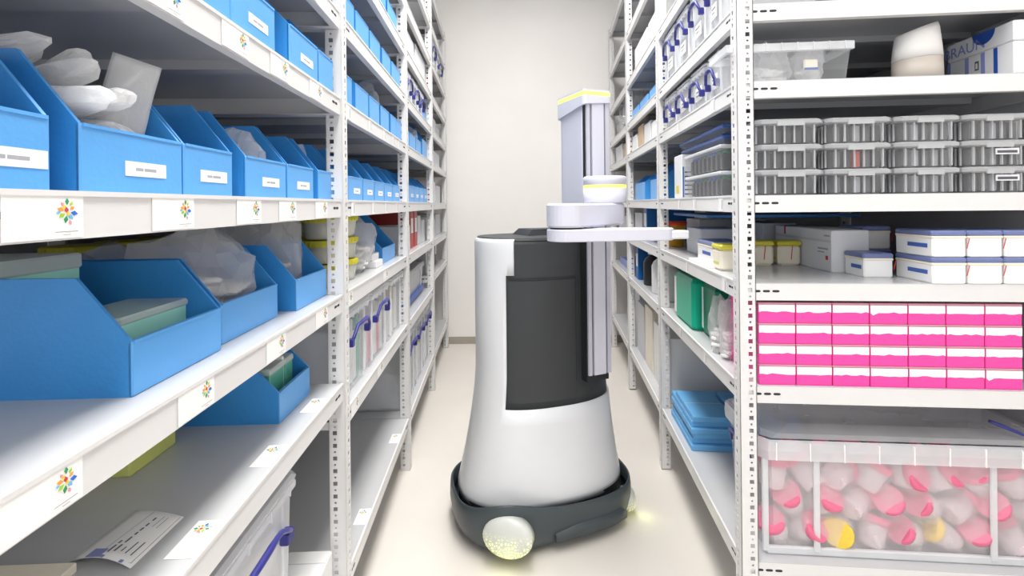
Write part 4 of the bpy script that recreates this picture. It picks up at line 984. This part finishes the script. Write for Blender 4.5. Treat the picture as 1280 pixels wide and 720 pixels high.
# carriage and two-link arm
def capsule(p, q, rp, rq, z0, z1, m, mb, n=14, bev=.004):
    p, q = Vector(p), Vector(q); d = (q - p).normalized(); ang = math.atan2(d.y, d.x); pts = []
    for i in range(n + 1): a = ang + PI / 2 + PI * i / n; pts.append((p, rp, a))
    for i in range(n + 1): a = ang - PI / 2 + PI * i / n; pts.append((q, rq, a))
    R = lambda k, z: [(c.x + (r - k) * math.cos(a), c.y + (r - k) * math.sin(a), z) for c, r, a in pts]
    return mb.loft([R(bev, z0), R(0, z0 + bev), R(0, z1 - bev), R(bev, z1)], m, smooth=False)
loc = lambda x, y: (x - RC.x, y - RC.y)
AX = loc(.322, 1.665); EL = loc(.168, 1.50); EN = loc(.47, 1.50)
car = obj('carriage', MB().lathe([(.072, 1.212), (.074, 1.216), (.074, 1.262)], 'tower_lilac', 36, (*AX, 0)).lathe([(.074, 1.273), (.074, 1.298), (.070, 1.303)], 'tower_lilac', 36, (*AX, 0)), rob)
obj('light_strip', MB().lathe([(.0735, 1.262), (.0735, 1.273)], 'strip_yellow', 36, (*AX, 0), cap0=False, cap1=False), car)
obj('upper_arm', capsule(EL, AX, .060, .066, 1.137, 1.2115, 'tower_lilac', MB(), bev=.006), rob)
obj('elbow_spacer', MB().lathe([(.05, 1.1315), (.05, 1.1375)], 'shell_slot', 28, (*EL, 0)), rob)
fa = obj('forearm', capsule(EL, EN, .060, .032, 1.094, 1.132, 'tower_lilac', MB(), bev=.003), rob)
obj('gripper_plate', MB().rbox(EN[0] + .0, EN[0] + .075, EN[1] - .024, EN[1] + .024, 1.098, 1.124, 'shell_white', .004), fa)
# mobile base: slate rounded block turned the same way, with lamps at two corners
def base_ring(k, z): return sell(BA * k, BB * k, z, e=2.9)
br = [base_ring(.80, .022), base_ring(.92, .027), base_ring(.98, .055), base_ring(1.0, .09), base_ring(.998, .125), base_ring(.990, .150), base_ring(.978, .156), base_ring(.966, .150), base_ring(.955, .11)]
_c = [p for p in base_ring(1.0, .1) if abs(p[0] + .122) < .03]; _f = min(_c, key=lambda p: p[1]); LA = Vector((-.122, _f[1] - .012))
def bump(ring):
    out = []
    for p in ring:
        q = Vector(p); d = math.exp(-((q.x - LA.x) ** 2 + (q.y - LA.y) ** 2) / (2 * .085 ** 2))
        q.z += d * .045 * min(1, max(0, (q.z - .04) / .09)); q += Vector((-.25, -1, 0)) * d * .022; out.append(q)
    return out
obj('base_shell', MB().loft([bump(r) for r in br], 'base_slate', True, False, True), rob)
obj('base_core', MB().loft([sell(.32, .2, z, e=2.6) for z in (.025, .15)], 'shell_slot'), rob)
def bumper(t0, t1, z0, z1):
    mb = MB(); n = 20; R = []
    for z, off in ((z0, -.006), (z0 + .010, .010), (z1 - .010, .012), (z1, -.004)):
        row = []
        for i in range(n + 1):
            t = t0 + (t1 - t0) * i / n; k = 1 - .35 * max(0, abs(2 * i / n - 1) - .75) / .25
            zz = z0 + (z - z0) * k
            p = sell(BA * .985 + off, BB * .985 + off, zz, n=1, e=2.9, t0=t, t1=t + 1, closed=False)[0]; row.append(p)
        R.append(row)
    return mb.loft(R, 'base_slate', False, False, True, closed=False)
obj('bumper', bumper(PI * 1.49, PI * 1.735, .034, .092), rob)
def dome(r, rz, depth, ang, n=36):
    """shallow dome on an upright disc; bulges along the direction ang, local z stays up"""
    mb = MB(); rings = []; ax = Vector((math.cos(ang), math.sin(ang), .12)).normalized(); sd = Vector((-math.sin(ang), math.cos(ang), 0)); up = ax.cross(sd).normalized()
    for k, h in ((1.0, -.03), (1.0, 0), (.97, .25), (.88, .5), (.72, .74), (.5, .9), (.25, .98), (.03, 1.0)):
        off = h * depth if h > 0 else h
        rings.append([ax * off + sd * (r * k * math.cos(2 * PI * i / n)) + up * (rz * k * math.sin(2 * PI * i / n)) for i in range(n)])
    return mb.loft(rings, 'lamp_dome', smooth=True)
_a = math.radians(-12); _q = max(base_ring(1.0, .06), key=lambda p: p[0] * math.cos(_a) + p[1] * math.sin(_a)); LB = Vector((_q[0] - .008, _q[1]))
for pos, r_, rz2, dp_, an, zc, en in ((LA + Vector((-.005, -.022)), .086, .064, .024, math.radians(-104), .104, .04), (LB, .05, .042, .025, math.radians(-12), .062, .03)):
    lp = obj('corner_lamp', dome(r_, rz2, dp_, an), rob, (pos.x, pos.y, zc))
    pl = bpy.data.lights.new('lamp_glow', 'POINT'); pl.energy = en; pl.color = (.88, 1, .35); pl.shadow_soft_size = .03
    po = bpy.data.objects.new('lamp_glow', pl); COL.objects.link(po); dv = Vector((math.cos(an), math.sin(an), 0)) * (dp_ + .035)
    po.location = RC + Vector((pos.x, pos.y, .03)) + dv
for a in (.6, 2.5, 3.9, 5.4):
    obj('caster_wheel', MB().lathe([(.03, -.012), (.032, -.008), (.032, .008), (.03, .012)], 'rubber', 18, X=Matrix.Translation((.2 * math.cos(a), .12 * math.sin(a), .033)) @ Matrix.Rotation(PI / 2, 4, 'X')), rob)
